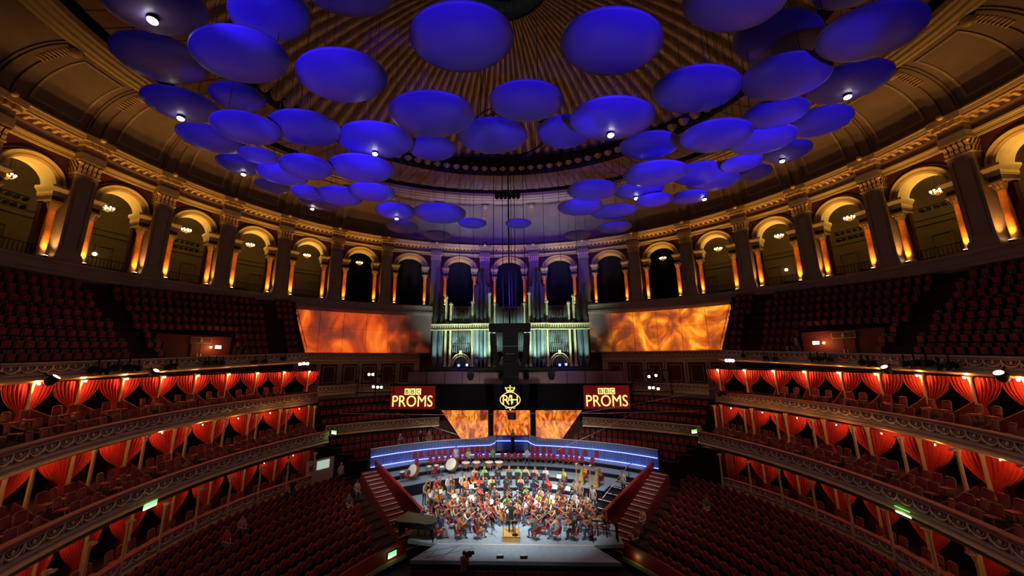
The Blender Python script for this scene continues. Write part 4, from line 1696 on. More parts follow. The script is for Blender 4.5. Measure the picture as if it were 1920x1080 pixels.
def cpost(x, y, z0, z1, w=.22):
    b = MB()
    b.box((0, 0, (z1 - z0) / 2), (w, w, z1 - z0), M_case)
    b.box((0, 0, z1 - z0), (w * 1.7, w * 1.7, .16), M_case)
    b.box((0, 0, z1 - z0 + .16), (w * 1.2, w * 1.2, .2), M_case)
    b.box((0, 0, .2), (w * 1.5, w * 1.5, .4), M_case)
    ob('case_post', b, org, (x, y, z0))


for s in (-1, 1):
    # outer tower of very large pipes
    for x, zt, r in ((9.55, 10.4, .34), (8.75, 9.0, .28)):
        pipe(s * x, -.3, 0, zt, r, M_pipedk, .9)
    pipe(s * 9.2, .25, 0, 9.6, .28, M_pipedk, .9)
    cpost(s * 8.2, -.2, 0, 8.8, .26)
    cpost(s * 7.55, -.35, 0, 7.9, .26)
    cpost(s * 4.75, -.35, 0, 8.1, .26)
    # flat of small pipes with dipped top
    for k in range(11):
        u = k / 10
        x = 7.25 - 2.2 * u
        zt = 7.7 - 1.0 * math.sin(PI * u) ** .8 + (.25 if k % 2 else 0)
        pipe(s * x, -.2 + .05 * (k % 2), 5.0, zt, .095, None, .35, 8)
        pipe(s * x, -.15, 2.4 + 1.0 * (1 - abs(u - .5) * 2) * .0, 5.0, .095, None, .4, 8)
    for k in range(10):
        u = k / 9
        x = 7.2 - 2.1 * u
        pipe(s * x, -.45, 1.7, 2.5 + 1.1 * (1 - abs(u - .5) * 2), .06, None, .25, 6)
    # arch at the foot of the flat
    b = MB()
    for o, yy, w in ((1.0, -.6, .2), (1.24, -.66, .14)):
        b.tube([(s * 6.15 + o * math.cos(PI * q / 14), yy, .1 + 1.25 * o * math.sin(PI * q / 14)) for q in range(15)], w * .55, 6, M_case)
    b.box((s * 6.15, -.66, 1.75), (.34, .3, .5), M_case)
    ob('arch', b, org)
    for k in range(7):
        pipe(s * 6.15 - .6 + .2 * k, -.2, 0, 1.4, .05, None, .2, 6)
    # round tower
    for k in range(5):
        a = -PI / 2 + (k - 2) * .62
        pipe(s * 3.6 + .85 * math.cos(a), .1 + .75 * math.sin(a), 0, 10.7 - .25 * abs(k - 2), .23, M_pipe if k != 2 else M_pipedk, .9)
    for x in (3.9, 3.3):
        pipe(s * x, .3, 5, 12.3, .26, M_pipedk, .9)
    cpost(s * 2.55, -.45, 0, 9.2, .24)
    cpost(s * 1.95, -.3, 0, 7.9, .24)
    for k in range(3):
        pipe(s * (2.38 - .16 * k), -.1, 3.0, 7.9 - .3 * k, .075, None, .3, 6)
    # gilded band
    b = MB()
    for x0, x1, yy in ((10.0, 4.9, -.62), (4.9, 2.45, -1.0)):
        b.box((s * (x0 + x1) / 2, yy + .1, 4.95), (x0 - x1, .3, .62), M_case)
        b.box((s * (x0 + x1) / 2, yy + .05, 5.3), (x0 - x1 + .1, .5, .1), M_case)
        b.box((s * (x0 + x1) / 2, yy + .05, 4.6), (x0 - x1 + .1, .45, .1), M_case)
        n = int((x0 - x1) / .3)
        for k in range(n):
            b.box((s * (x1 + (k + .5) * (x0 - x1) / n), yy - .06, 4.98), (.12, .05, .3), M_casedk)
    ob('gilded_band', b, org)
# centre flat
for k in range(17):
    u = k / 16
    x = -1.75 + 3.5 * u
    pipe(x, -.1 + .05 * (k % 2), 4.9, 8.0 - 1.2 * math.sin(PI * u) + (.25 if k % 2 else 0), .095, None, .35, 8)
    pipe(x, -.1, 1.8, 4.9, .095, None, .35, 8)
b = MB()
for o, yy, w in ((1.0, -.6, .2), (1.24, -.66, .14)):
    b.tube([(o * math.cos(PI * q / 14), yy, .1 + 1.25 * o * math.sin(PI * q / 14)) for q in range(15)], w * .55, 6, M_case)
ob('arch', b, org)
b = MB()
b.box((0, .9, 2.9), (20.2, .3, 5.8), M_casedk)
for s in (-1, 1):
    b.box((s * 3.6, .9, 5.5), (2.2, .3, 10.4), M_casedk)
ob('case_back', b, org)
for s in (-1, 1):
    for x, e in ((9.2, 200), (7, 330), (5.2, 330), (3.2, 330), (1.2, 130)):
        light('SPOT', (s * x, 21.9, 11.6), e * 6.0, (.62, .95, .85), (s * x, 24.5, 17.5), .2, 70, 1, 'organ_uplight')
        light('SPOT', (s * x, 19.7, 11.7), e * 6.0, (.60, .95, .85), (s * x, 24.5, 19.2), .2, 42, 1, 'organ_front_light')  # second set without fixtures, added to reach the upper pipes
# railing of the organ platform
orl = empty('organ_railing', (0, 22.95, 11.35), 0, 'thin black railing along the organ platform', 'railing')
ob('rail', MB().box((0, 0, .75), (20, .03, .03), M_black).box((0, 0, .4), (20, .02, .02), M_black), orl)
pm_ = MB().box((0, 0, .38), (.03, .03, .76), M_black).mesh('post')
for k in range(21):
    ob('post', pm_, orl, (-10 + k, 0, 0))
M_bluelamp = mat('blue_lamp_lens', (.3, .3, 1), .4, emit=(.07, .10, 1), estr=5)
for k, (x, z) in enumerate(((-6.2, 11.95), (-5.2, 12.0), (5.95, 11.95), (6.7, 12.0))):
    r = empty('blue_lamp', (x, 22.6, z), 0, '%s blue lamp at the foot of the %s organ arch' % ('left' if k % 2 == 0 else 'right', 'left' if k < 2 else 'right'), 'lamp', 'blue lamps under the organ')
    ob('housing', MB().lathe([(.2, .05), (.24, .1), (.2, .4)], 10, M_black, M=Matrix.Rotation(-PI / 2, 4, 'X')), r)
    ob('lens', MB().ball((0, -.03, 0), .17, M_bluelamp, 10, 6, (1, .35, 1)), r)
    ob('stand', MB().box((0, .1, -.3), (.1, .1, .45), M_black), r)
    light('POINT', (x, 22.2, z), 14, (.1, .12, 1), None, .15, name='blue_lamp_glow')

# ---- black banner with signs ------------------------------------------
M_signred = mat('sign_red_face', (.12, .004, .004), .6, emit=(.16, .004, .004), estr=.55)
M_signyel = mat('sign_letter_glow', (1, .85, .4), .5, emit=(1, .74, .22), estr=1.25)
M_letdark = mat('sign_letter_dark', (.10, .05, .01), .6)
ban = empty('banner', (0, 20, 7.2), 0, 'long black banner hung below the organ', 'banner')
ob('cloth', MB().box((0, .15, 1.38), (27.0, .2, 2.62), M_dark), ban)
ob('bottom_bar', MB().box((0, .1, 0.02), (27.0, .25, .1), M_black), ban)
ob('top_bar', MB().box((0, .1, 2.72), (27.0, .25, .1), M_black), ban)


def text_mesh(txt, w, h, depth=.03, m=None, bold=0.0):
    c = bpy.data.curves.new('lettering', 'FONT')
    c.body = txt
    c.extrude = depth / 2
    c.offset = bold
    c.resolution_u = 3
    o = bpy.data.objects.new('lettering', c)
    COL.objects.link(o)
    bpy.context.view_layer.update()
    me = bpy.data.meshes.new_from_object(o.evaluated_get(bpy.context.evaluated_depsgraph_get()))
    bpy.data.objects.remove(o)
    co = np.empty(len(me.vertices) * 3)
    me.vertices.foreach_get('co', co)
    co = co.reshape(-1, 3)
    lo, hi = co.min(0), co.max(0)
    out = np.empty_like(co)
    out[:, 0] = ((co[:, 0] - lo[0]) / (hi[0] - lo[0]) - .5) * w
    out[:, 2] = ((co[:, 1] - lo[1]) / (hi[1] - lo[1])) * h
    out[:, 1] = -co[:, 2]
    me.vertices.foreach_set('co', out.reshape(-1))
    me.materials.clear()
    me.materials.append(m or M_signyel)
    me.update()
    return me


TX_P = text_mesh('PROMS', 4.5, 1.2, .05, None, .0)
TX_B = text_mesh('B', .34, .42, .02, M_letdark, .01)
TX_C = text_mesh('C', .36, .44, .02, M_letdark, .01)
for s, cx, bx in ((-1, -10.9, -10.88), (1, 10.6, 10.59)):
    r = empty('sign', (cx, 19.95, 7.3), 0, 'red illuminated BBC PROMS sign at the %s end of the banner' % side_word(s), 'sign', 'PROMS signs')
    ob('face', MB().box((0, .02, 1.22), (5.0, .08, 2.46), M_signred), r)
    ob('lettering', TX_P, r, (0, -.06, .24))
    for k, ch in enumerate((TX_B, TX_B, TX_C)):
        q = ob('letter_block', MB().box((0, -.05, 1.85), (.56, .05, .66), M_signyel), r, ((k - 1) * .64, 0, 0))
        ob('letter', ch, q, (0, -.09, 1.64))
# crest of the hall
cr = empty('crest', (0, 19.93, 7.3), 0, 'glowing gold monogram crest with crown at the middle of the banner', 'emblem')
b = MB()
pts = []
for q in range(49):
    a = 2 * PI * q / 48
    r_ = .92 + .07 * abs(math.cos(2 * a))
    pts.append((r_ * 1.12 * math.cos(a), 0, .95 + r_ * .82 * math.sin(a)))
b.tube(pts, .042, 6, M_signyel)
ob('ring', b, cr)
ob('letter', text_mesh('R', .75, 1.0, .04, M_signyel, .0), cr, (-.45, -.05, .46))
ob('letter', text_mesh('A', .7, .9, .04, M_signyel, .0), cr, (0, -.09, .62))
ob('letter', text_mesh('H', .75, 1.0, .04, M_signyel, .0), cr, (.48, -.05, .46))
b = MB()
b.tube([(-.42, 0, 1.86), (.42, 0, 1.86)], .05, 6, M_signyel)
b.tube([(-.46, 0, 1.98), (.46, 0, 1.98)], .03, 6, M_signyel)
for q in (-1, 0, 1):
    b.tube([(q * .4, 0, 1.95), (q * .5, 0, 2.2)], .05, 5, M_signyel)
    b.ball((q * .5, 0, 2.24), .08, M_signyel, 6, 5)
b.tube([(-.46, 0, 2.1), (-.2, 0, 2.3), (0, 0, 2.12), (.2, 0, 2.3), (.46, 0, 2.1)], .035, 5, M_signyel)
b.tube([(0, 0, 2.2), (0, 0, 2.52)], .035, 5, M_signyel)
b.tube([(-.09, 0, 2.42), (.09, 0, 2.42)], .03, 5, M_signyel)
ob('crown', b, cr)
b = MB()
for q in (-1, 1):
    b.tube([(0, 0, -.12), (q * .2, 0, .12), (q * .42, 0, .04), (q * .55, 0, .14)], .03, 5, M_signyel)
b.ball((0, 0, -.12), .06, M_signyel, 6, 5)
ob('pendant', b, cr)
# moving heads over the banner
for k, x in enumerate((-4.4, -.95, 1.78, 4.62)):
    ob('moving_light', HEAD, None, (x, 19.7, 10.95), 0, 'black moving light standing above the banner, %s from the left' % ordn(k + 1), 'stage light', 'moving lights above the banner', sc=1.9)
b = MB().tube([(-12, 19.8, 11.4), (12, 19.8, 11.4)], .06, 6, M_black)
ob('light_bar', b, None, label='black pipe with moving lights above the banner', cat='bar')

# ---- lower flame picture with door frames -------------------------------
RF = [(.32, (.10, .02, .006, 1)), (.43, (.42, .06, .008, 1)), (.51, (.75, .17, .012, 1)), (.60, (1, .34, .03, 1)), (.75, (1, .60, .12, 1))]
FL3 = flame_mat('flame_picture_low', 1.3, 1.1, -40, -39, 1.5, RF, (1, 1, .6))
lf = empty('wall_lower_picture', kind='structure')


def poly(ptsxz, y, m, name, parent):
    n = len(ptsxz)
    b = MB()
    b.add([(x, y, z) for x, z in ptsxz] + [(x, y + .1, z) for x, z in ptsxz], [tuple(range(n)), tuple(range(n, 2 * n))[::-1]] + [(i, i + n, (i + 1) % n + n, (i + 1) % n) for i in range(n)], m)
    return ob(name, b, parent)


poly([(-5.6, 3.6), (-2.6, 3.6), (-2.6, 6.85), (-8.0, 6.85)], 22.0, FL3, 'panel', lf)
poly([(-1.95, 3.6), (2.25, 3.6), (2.25, 6.85), (-1.95, 6.85)], 22.0, FL3, 'panel', lf)
poly([(2.9, 3.6), (5.7, 3.6), (8.2, 6.85), (2.9, 6.85)], 22.0, FL3, 'panel', lf)
M_crestdk = mat('crest_plaque_dark', (.06, .03, .01), .5)
pq = ob('plaque', MB().box((.15, 21.9, 6.25), (.95, .08, .8), M_crestdk), lf)
ob('crest', MB().ball((.15, 21.82, 6.15), .22, M_crest, 8, 6, (1, .3, 1)).ball((.15, 21.82, 6.42), .12, M_crest, 8, 5, (1, .3, 1)), pq)
for x in (-2.28, 2.58):
    ob('pillar', MB().box((x, 21.8, 5.2), (.55, .4, 3.4), M_casedk), lf)
for s in (-1, 1):
    b = MB()
    b.add([(s * 5.6, 21.95, 3.4), (s * 8.3, 21.95, 7.0), (s * 13, 22.6, 7.0), (s * 13, 22.6, 3.0)], [(0, 1, 2, 3), (3, 2, 1, 0)], M_backwall)
    ob('wall_choir_inner_' + side_word(s), b, kind='structure')

# ---- loudspeaker cluster -------------------------------------------------
sp_ = empty('speaker_cluster', (.1, 12, 10.4), 0, 'black hanging loudspeaker cluster in front of the organ', 'loudspeaker')
ob('truss_bar', MB().box((0, 0, 5.1), (3.8, .8, .75), M_dark), sp_)
for k in range(7):
    ob('cabinet', MB().box((0.05, 0, .35 + k * .68), (1.42, .9, .62), M_dark), sp_)
for s in (-1, 1):
    for k in range(9):
        a = k / 8
        ob('array_box', MB().box((s * (1.55 - .45 * a * a), -.1, 4.4 - 2.9 * a), (.55, .55, .34), M_dark, 0), sp_, rot=(0, 0, 0))
for k, x in enumerate((-1.5, -.6, 0, .25, .6, 1.5)):
    ob('cable', MB().tube([(x, 0, 5.4), (x * .9, -2, 29.3)], .03 if k != 2 else .07, 5, M_black), sp_)
for k, x in enumerate((-4.2, -3.0, 3.2, 4.6, -5.6, 6.0)):
    ob('hanging_cable', MB().tube([(x, 9, 12.5 + k), (x * 1.02, 9, 34)], .02, 4, M_black), None, label='thin black cable hanging %s of the loudspeakers, %s of six' % ('left' if x < 0 else 'right', ordn(k + 1)), cat='cable', group='hanging cables')

# ---- lighting clusters beside the banner ---------------------------------
PAR = MB().lathe([(.1, .3), (.17, .2), (.17, -.08)], 10, M_black, M=Matrix.Rotation(-PI / 2, 4, 'X')).mesh('par_can')
PARL = MB().lathe([(0, -.02), (.15, -.02), (.16, 0)], 10, M_lampwh, caps=False, M=Matrix.Rotation(-PI / 2, 4, 'X')).mesh('par_lens')
PARH = MB().box((0, 0, .3), (.05, .05, .3), M_black).mesh('par_hook')


def par(x, y, z, label, grp, on=True, sc=1.0):
    rz = math.atan2(CAM[1] - y, CAM[0] - x) + PI / 2
    r = empty('stage_lamp', (x, y, z), rz, label, 'stage light', grp)
    ob('can', PAR, r, sc=sc)
    if on:
        ob('lens', PARL, r, (0, -.1 * sc, 0), sc=sc)
    ob('hook', PARH, r, sc=sc)


cl = [(-15.44, 18.5, 11.1), (-15.02, 18.5, 11.1), (-14.87, 18.5, 9.8), (-14.4, 18.5, 9.75), (-13.99, 18.5, 9.74), (14.85, 18.5, 10.75), (15.59, 18.5, 10.86), (14.81, 18.5, 9.6), (15.2, 18.5, 9.6), (15.69, 18.5, 9.49)]
for k, p in enumerate(cl):
    par(*p, 'bright white lamp in the cluster %s of the banner, %s from the left' % ('left' if k < 5 else 'right', ordn(k % 5 + 1)), 'lamp clusters beside the banner', True, .85)
for s, x0 in ((-1, -14.7), (1, 15.2)):
    r = empty('lighting_ladder', (x0, 18.7, 8.6), 0, 'black lighting frame holding lamps %s of the banner' % side_word(s), 'frame')
    for z in (.6, 1.5, 2.8):
        ob('bar', MB().tube([(-2.2, 0, z), (2.2, 0, z)], .05, 6, M_black), r)
    for x in (-2.0, 0, 2.0):
        ob('upright', MB().tube([(x, 0, .2), (x, 0, 3.4)], .05, 6, M_black), r)
    for k in range(6):
        par(x0 - 2 + k * .8, 18.55, 10.4 + .5 * (k % 2), 'unlit black lamp on the frame %s of the banner, %s from the left' % (side_word(s), ordn(k + 1)), 'unlit lamps beside the banner', False)
cc = [(-21.57, 15.25, 12.32), (-21.37, 15.56, 12.37), (-21.16, 15.86, 12.36), (21.55, 15.29, 12.45), (21.7, 15.04, 12.45), (21.85, 14.8, 12.44)]
for k, p in enumerate(cc):
    par(p[0] * .985, p[1] - .1, p[2] - .05, 'bright white lamp at the %s circle front corner, %s of three' % ('left' if k < 3 else 'right', ordn(k % 3 + 1)), 'circle corner lamps', True, .9)
# rows of black lamps hung on the circle front
M_lampred = mat('warm_red_lens', (1, .5, .4), .4, emit=(1, .32, .2), estr=7)
PARW = MB().lathe([(0, -.02), (.15, -.02), (.16, 0)], 10, M_lampred, caps=False, M=Matrix.Rotation(-PI / 2, 4, 'X')).mesh('par_lens_red')
for s in (-1, 1):
    rr = random.Random(5)
    k = 0
    for yy in (-4.6, -1.8, .5, 1.1, 1.7, 2.4, 3.0, 4.2, 5.2, 5.6, 8.0, 8.6, 9.1, 11.8, 12.6, 14.2):
        t = CIRC.t_y(yy, s)
        x, y = CIRC.p(t, .45)
        on = yy in (-1.8, 4.2)
        r = empty('stage_lamp', (x, y, zcirc(y) - (.95 if on else .6) + rr.uniform(-.1, .1)), CIRC.rz(t) + rr.uniform(-.5, .5), 'black lamp hung on the circle front, %s from the camera on the %s' % (ordn(k + 1), side_word(s)), 'stage light', 'lamps on the circle front')
        if on:
            r.rotation_euler.x = -.9
        ob('can', PAR, r, sc=1.3)
        ob('hook', PARH, r, sc=1.3)
        if on:
            ob('lens', PARW, r, (0, -.12, 0), sc=1.15)
        k += 1
# lamp bars in the gallery arches
for i in (-8, -6, 6, 7):
    t = bay_t(i)
    for z in ((23.6, 24.2) if abs(i) != 7 else (24.3,)):
        x, y = WALL.p(t, -1.5)
        r = empty('lamp_bar', (x, y, z), WALL.rz(t), 'black bar of theatre lamps at %s height in %s' % ('lower' if z == 23.6 else 'upper', bay_word(i)), 'lamp bar', 'lamp bars in the gallery')
        ob('bar', MB().tube([(-1.25, 0, .2), (1.25, 0, .2)], .04, 6, M_black), r)
        for q in range(6):
            ob('can', PAR, r, (-1.05 + q * .42, 0, 0), .4 * math.sin(q * 2), sc=.8)
# stay wires over the stage
for k, (a, c) in enumerate((((-16.5, 14.6, 7.6), (2.5, 17, 7.2)), ((17.5, 14.5, 7.8), (1.0, 19, 7.0)), ((-12, 17.5, 7.3), (-4, 12, 6.0)), ((13, 17.5, 7.4), (4, 11, 5.2)), ((22.5, 18, 9.8), (6, 14, 7.6)))):
    ob('stay_wire', MB().tube([a, ((a[0] + c[0]) / 2, (a[1] + c[1]) / 2, (a[2] + c[2]) / 2 - .12), c], .012, 4, mat('bright_wire', (.7, .6, .6), .3, .5)), None, label='thin pale wire stretched above the stage, %s of five' % ordn(k + 1), cat='wire', group='stage wires')

# exit signs
for nm, x, y, z, rz, w in (('on the left grand tier front', -19.8, .22, 4.85, GRA.rz(GRA.t_y(.22, -1)), .8), ('on the right grand tier front', 19.85, -.3, 5.0, GRA.rz(GRA.t_y(-.3, 1)), .8),
                           ('below the rim left of the choir', -16.9, 14.7, 5.85, -.5, .7), ('below the rim right of the choir', 17.4, 15.3, 5.85, .5, .7),
                           ('on the red arena wall left of the stage', -7.55, 4.7, .42, ARE.rz(ARE.t_y(4.7, -1)), .6), ('on the red arena wall right of the stage', 8.1, 4.8, .42, ARE.rz(ARE.t_y(4.8, 1)), .6)):
    r = empty('exit_sign', (x, y, z), rz, 'small glowing green exit sign ' + nm, 'exit sign', 'exit signs')
    ob('box', MB().box((0, .03, 0), (w + .06, .08, .36), M_black), r)
    ob('face', MB().box((0, -.03, .06), (w, .03, .18), M_exit).box((0, -.03, -.09), (w, .03, .12), M_exitw), r)
    light('POINT', (x + .3 * math.sin(rz), y - .3 * math.cos(rz), z), 3, (.5, 1, .3), None, .1, name='exit_glow')
# ------------------------------------------------------------------ arena, stalls, stage
M_stage = mat('stage_floor_bluegrey', (.24, .32, .40), .6, noise=.18, nscale=4)
M_fascia = mat('stage_fascia_dark', (.012, .010, .016), .8, spec=.2)
M_bluew = mat('stage_back_panel', (.13, .18, .29), .55, noise=.15, nscale=2)
M_led = mat('blue_led_strip', (.2, .25, 1), .4, emit=(.12, .16, 1), estr=9)
M_redpar = mat('red_parapet', (.34, .022, .02), .6)
M_tan = mat('tan_beam', (.42, .28, .16), .6)
M_nose = mat('step_nosing', (.75, .62, .5), .5)
M_chrome = mat('chrome_tube', (.6, .58, .55), .25, .9)
M_chairred = mat('stage_chair_red', (.32, .012, .012), .75)
ob('floor_arena', MB().box((0, -6, -.65), (26, 30, .1), M_carpet), kind='structure')
SECT = .695

# ---- stalls -------------------------------------------------------------
NSR = 11


def spt(t, f):
    xa, ya = ARE.p(t, -.5)
    xb, yb = LOG.p(t * .97, .35)
    return xa + (xb - xa) * f, ya + (yb - ya) * f


def sz(f):
    return .05 + 1.75 * f


def past_end(x, y, s):
    # beyond the flight of steps beside the stage
    x = x * s
    ax, ay, bx, by = 8.3, 4.6, 15.6, 14.0
    return (bx - ax) * (y - ay) - (by - ay) * (x - ax) > 0


b = MB()
XS = (-.23, -.2, -.13, 0, .13, .2, .23)


def ss_pt(x, z, yy):
    top = .58 + .36 * (1 - abs(x / .235) ** 2.6)
    zz = .34 + (top - .34) * z
    return (x, yy + (zz - .4) * .2 + .05 * (1 - (x / .25) ** 2), zz)


b.grid([[ss_pt(x, z, .16) for x in XS] for z in (0, .4, .8, 1)], M_seatred, True)
b.grid([[ss_pt(x, z, .28) for x in XS] for z in (0, .4, .8, 1)], M_seatred, True, True)
b.grid([[ss_pt(x, 1, yy) for x in XS] for yy in (.16, .28)], M_seatred, True)
SS_back = b.mesh('backrest')
SS_pan = MB().box((0, -.02, .44), (.46, .42, .12), M_seatred).mesh('seat_pan')
SS_arm = MB().box((.29, .02, .38), (.05, .4, .5), M_seatdk).mesh('armrest')
stalls = []
tn = ARE.t_y(-9, 1)
for s in (-1, 1):
    b = MB()
    n = 40
    for k in range(NSR):
        f0, f1 = k / NSR, (k + 1) / NSR
        p0 = [spt(s * (.55 + (tn - .55) * q / n), f0) for q in range(n + 1)]
        p1 = [spt(s * (.55 + (tn - .55) * q / n), f1) for q in range(n + 1)]
        b.grid([[(p[0], p[1], sz(f0)), (q[0], q[1], sz(f0))] for p, q in zip(p0, p1)], M_carpet, False)
        b.grid([[(q[0], q[1], sz(f0)), (q[0], q[1], sz(f1))] for q in p1], M_carpet, False)
        P = [spt(s * (.45 + (tn - .45) * q / 200), (k + .45) / NSR) for q in range(201)]
        acc = [0.0]
        for q in range(200):
            acc.append(acc[-1] + math.dist(P[q], P[q + 1]))
        m = int(acc[-1] / .64)
        for q in range(m):
            d = acc[-1] * (q + .5) / m
            x = float(np.interp(d, acc, [p[0] for p in P]))
            y = float(np.interp(d, acc, [p[1] for p in P]))
            if past_end(x, y, s) or y < -8:
                continue
            if abs(k - 5.5) < .2:
                continue
            t_ = float(np.interp(d, acc, range(201)))
            i = min(199, int(t_))
            rz = math.atan2(P[i + 1][1] - P[i][1], P[i + 1][0] - P[i][0]) + (0 if s > 0 else PI) + PI
            stalls.append((math.dist((x, y), CAM[:2]), x, y, sz(f0), rz, s, k))
    ob('floor_stalls_' + side_word(s), b, kind='structure')
    # arena wall with tan beam
    ta, tb = s * ARE.t_y(6.2, 1), s * ARE.t_y(-9, 1)
    b = MB()
    sweep(b, ARE, [(-.06, .05), (-.06, .85), (.04, .9), (.12, .85), (.12, .05)], ta, tb, 40, M_redpar, None, 'flat')
    ob('wall_arena_' + side_word(s), b, kind='structure')
    b = MB()
    sweep(b, ARE, [(-.1, .05), (.2, .05), (.2, -.18), (-.1, -.18)], ta, tb, 40, M_tan, None, 'flat')
    ob('trim_arena_' + side_word(s), b, kind='structure')
    b = MB()
    sweep(b, ARE, [(.05, -.2), (.05, -.65)], ta, tb, 40, M_casedk)
    ob('wall_arena_base_' + side_word(s), b, kind='structure')
stalls.sort()
seat_set('stalls_seat', stalls, lambda c, n: 'red plush seat, %s from the stage end, %s row of the %s stalls' % (n, ordn(c[6] + 1), side_word(c[5])), 'red seats of the stalls',
         (('backrest', SS_back), ('seat_pan', SS_pan), ('armrest', SS_arm)), 'stalls_seating', 'rows of red stalls seats farther from the camera')

# ---- stage ----------------------------------------------------------------
front_poly = [(-5.8, 2.5), (6.4, 2.5), (5.2, 4.35), (7.2, 4.6), (7.3, 8.0)]
back_arc = [arcp(20.4, SECT - 2 * SECT * q / 24) for q in range(25)]
spoly = front_poly + back_arc + [(-6.8, 8.0), (-6.6, 4.8), (-4.6, 4.35)]
ob('floor_stage', MB().prism(spoly, 1.0, 1.2, M_stage), kind='structure')
b = MB()
b.box((.3, 2.56, .3), (12.0, .1, 1.4), M_fascia)
sf = ob('wall_stage_front', b, kind='structure')
for k in range(8):
    ob('panel', MB().box((-5.0 + k * 1.52, 2.49, .25), (1.4, .05, .9), mat('stage_front_red', (.10, .012, .012), .7)), sf)
ob('stage_edge_strip', MB().box((.35, 4.36, 1.205), (9.9, .05, .012), M_nose), None, label='pale edging strip across the front of the stage floor', cat='edging')
for k, (x0, y0, x1, y1) in enumerate(((-5.2, 3.3, -3.0, 4.2), (-5.0, 2.7, -2.2, 3.9), (-4.4, 3.9, -4.9, 2.7), (-3.2, 4.1, -4.0, 2.8), (5.3, 3.9, 6.0, 2.8))):
    L = math.hypot(x1 - x0, y1 - y0)
    ob('stage_trap_joint', MB().box((0, 0, 1.203), (L, .025, .008), M_fascia), None, ((x0 + x1) / 2, (y0 + y1) / 2, 0), math.atan2(y1 - y0, x1 - x0), 'dark seam in the stage floor near its front corner, %s of five' % ordn(k + 1), 'seam', 'stage floor seams')


def riser(R0, R1, a0, a1, z, zb, nm):
    n = max(6, int(abs(a1 - a0) * 30))
    b = MB()
    top = [[arcp(R0, a0 + (a1 - a0) * q / n) + (z,), arcp(R1, a0 + (a1 - a0) * q / n) + (z,)] for q in range(n + 1)]
    b.grid(top, M_stage, False, True)
    b.grid([[arcp(R0, a0 + (a1 - a0) * q / n) + (zb,), arcp(R0, a0 + (a1 - a0) * q / n) + (z - .05,)] for q in range(n + 1)], M_fascia, True)
    b.grid([[arcp(R0, a0 + (a1 - a0) * q / n) + (z - .05,), arcp(R0 - .03, a0 + (a1 - a0) * q / n) + (z + .005,)] for q in range(n + 1)], M_stage, True)
    for a in (a0, a1):
        b.add([arcp(R0, a) + (zb,), arcp(R1, a) + (zb,), arcp(R1, a) + (z,), arcp(R0, a) + (z,)], [(0, 1, 2, 3), (3, 2, 1, 0)], M_fascia)
    ob(nm, b, kind='structure')


riser(18.9, 20.2, -SECT, SECT, 2.8, 2.45, 'floor_riser_1')
riser(17.4, 18.9, -SECT, SECT, 2.45, 2.1, 'floor_riser_2')
riser(15.5, 17.4, -SECT, SECT, 2.1, 1.2, 'floor_riser_3')
riser(13.5, 15.5, -.20, .44, 1.75, 1.2, 'floor_riser_4')
riser(11.7, 13.5, -.16, .46, 1.45, 1.2, 'floor_riser_5')
# harp platform
ob('floor_harp_platform', MB().prism([(5.1, 12.2), (7.6, 10.95), (8.9, 12.9), (6.2, 14.6)], 1.2, 2.1, M_fascia).prism([(5.08, 12.2), (7.6, 10.92), (8.92, 12.9), (6.2, 14.6)], 2.1, 2.13, M_stage), kind='structure')

# blue back wall of the stage
bw = empty('wall_stage_back', kind='structure')
NPB = 16
for s in (-1, 1):
    for k in range(8):
        a0, a1 = s * (.09 + (.725 - .09) * k / 8), s * (.09 + (.725 - .09) * (k + 1) / 8)
        b = MB()
        top = 4.4 + (.28 if k == 0 else 0)
        for q in range(5):
            u0, u1 = a0 + (a1 - a0) * (q + .04) / 5, a0 + (a1 - a0) * (q + .96) / 5
            p0, p1 = arcp(20.1, u0), arcp(20.1, u1)
            q0, q1 = arcp(20.2, u0), arcp(20.2, u1)
            tz0 = 4.4 + (.3 * (1 - q / 5) if k == 0 else 0)
            tz1 = 4.4 + (.3 * (1 - (q + 1) / 5) if k == 0 else 0)
            b.add([p0 + (2.8,), p1 + (2.8,), p1 + (tz1,), p0 + (tz0,), q0 + (2.8,), q1 + (2.8,), q1 + (tz1,), q0 + (tz0,)], [(0, 1, 2, 3), (7, 6, 5, 4), (3, 2, 6, 7), (0, 3, 7, 4), (1, 5, 6, 2)], M_bluew)
        ob('panel', b, bw)
    b = MB()
    b.tube([arcp(20.02, s * (.12 + .6 * q / 24)) + (3.72,) for q in range(25)], .025, 5, M_led)
    b.tube([arcp(20.02, s * .12) + (3.72,), arcp(20.02, s * .092) + (3.95,), (s * 1.75 + .1, 20.3, 3.9), (.2 + s * .2, 20.62, 3.85)], .025, 5, M_led)
    ob('led_line', b, bw)
    b = MB()
    b.tube([arcp(20.02, s * (.03 + .69 * q / 24)) + (2.84,) for q in range(25)], .025, 5, M_led)
    ob('led_line', b, bw)
    ob('end_post', MB().box(arcp(20.1, s * .728) + (3.55,), (.18, .18, 1.75), M_fascia), bw)
    for k in range(10):
        a = s * (.1 + .62 * (k + .5) / 10)
        light('POINT', arcp(19.85, a) + (3.0,), 2.0, (.08, .12, 1), None, .05, name='led_glow')
    b = MB().tube([arcp(20.15, s * (.13 + .595 * q / 24)) + (4.42,) for q in range(25)], .03, 5, M_nose)
    ob('coping', b, bw)
ob('centre_panel', MB().box((.2, 20.75, 3.6), (3.6, .1, 1.6), M_bluew), bw)
for s in (-1, 1):
    p = arcp(20.1, s * .09)
    ob('return_panel', MB().add([p + (2.8,), (.2 + s * 1.75, 20.75, 2.8), (.2 + s * 1.75, 20.75, 4.7), p + (4.7,)], [(0, 1, 2, 3), (3, 2, 1, 0)], M_bluew), bw)
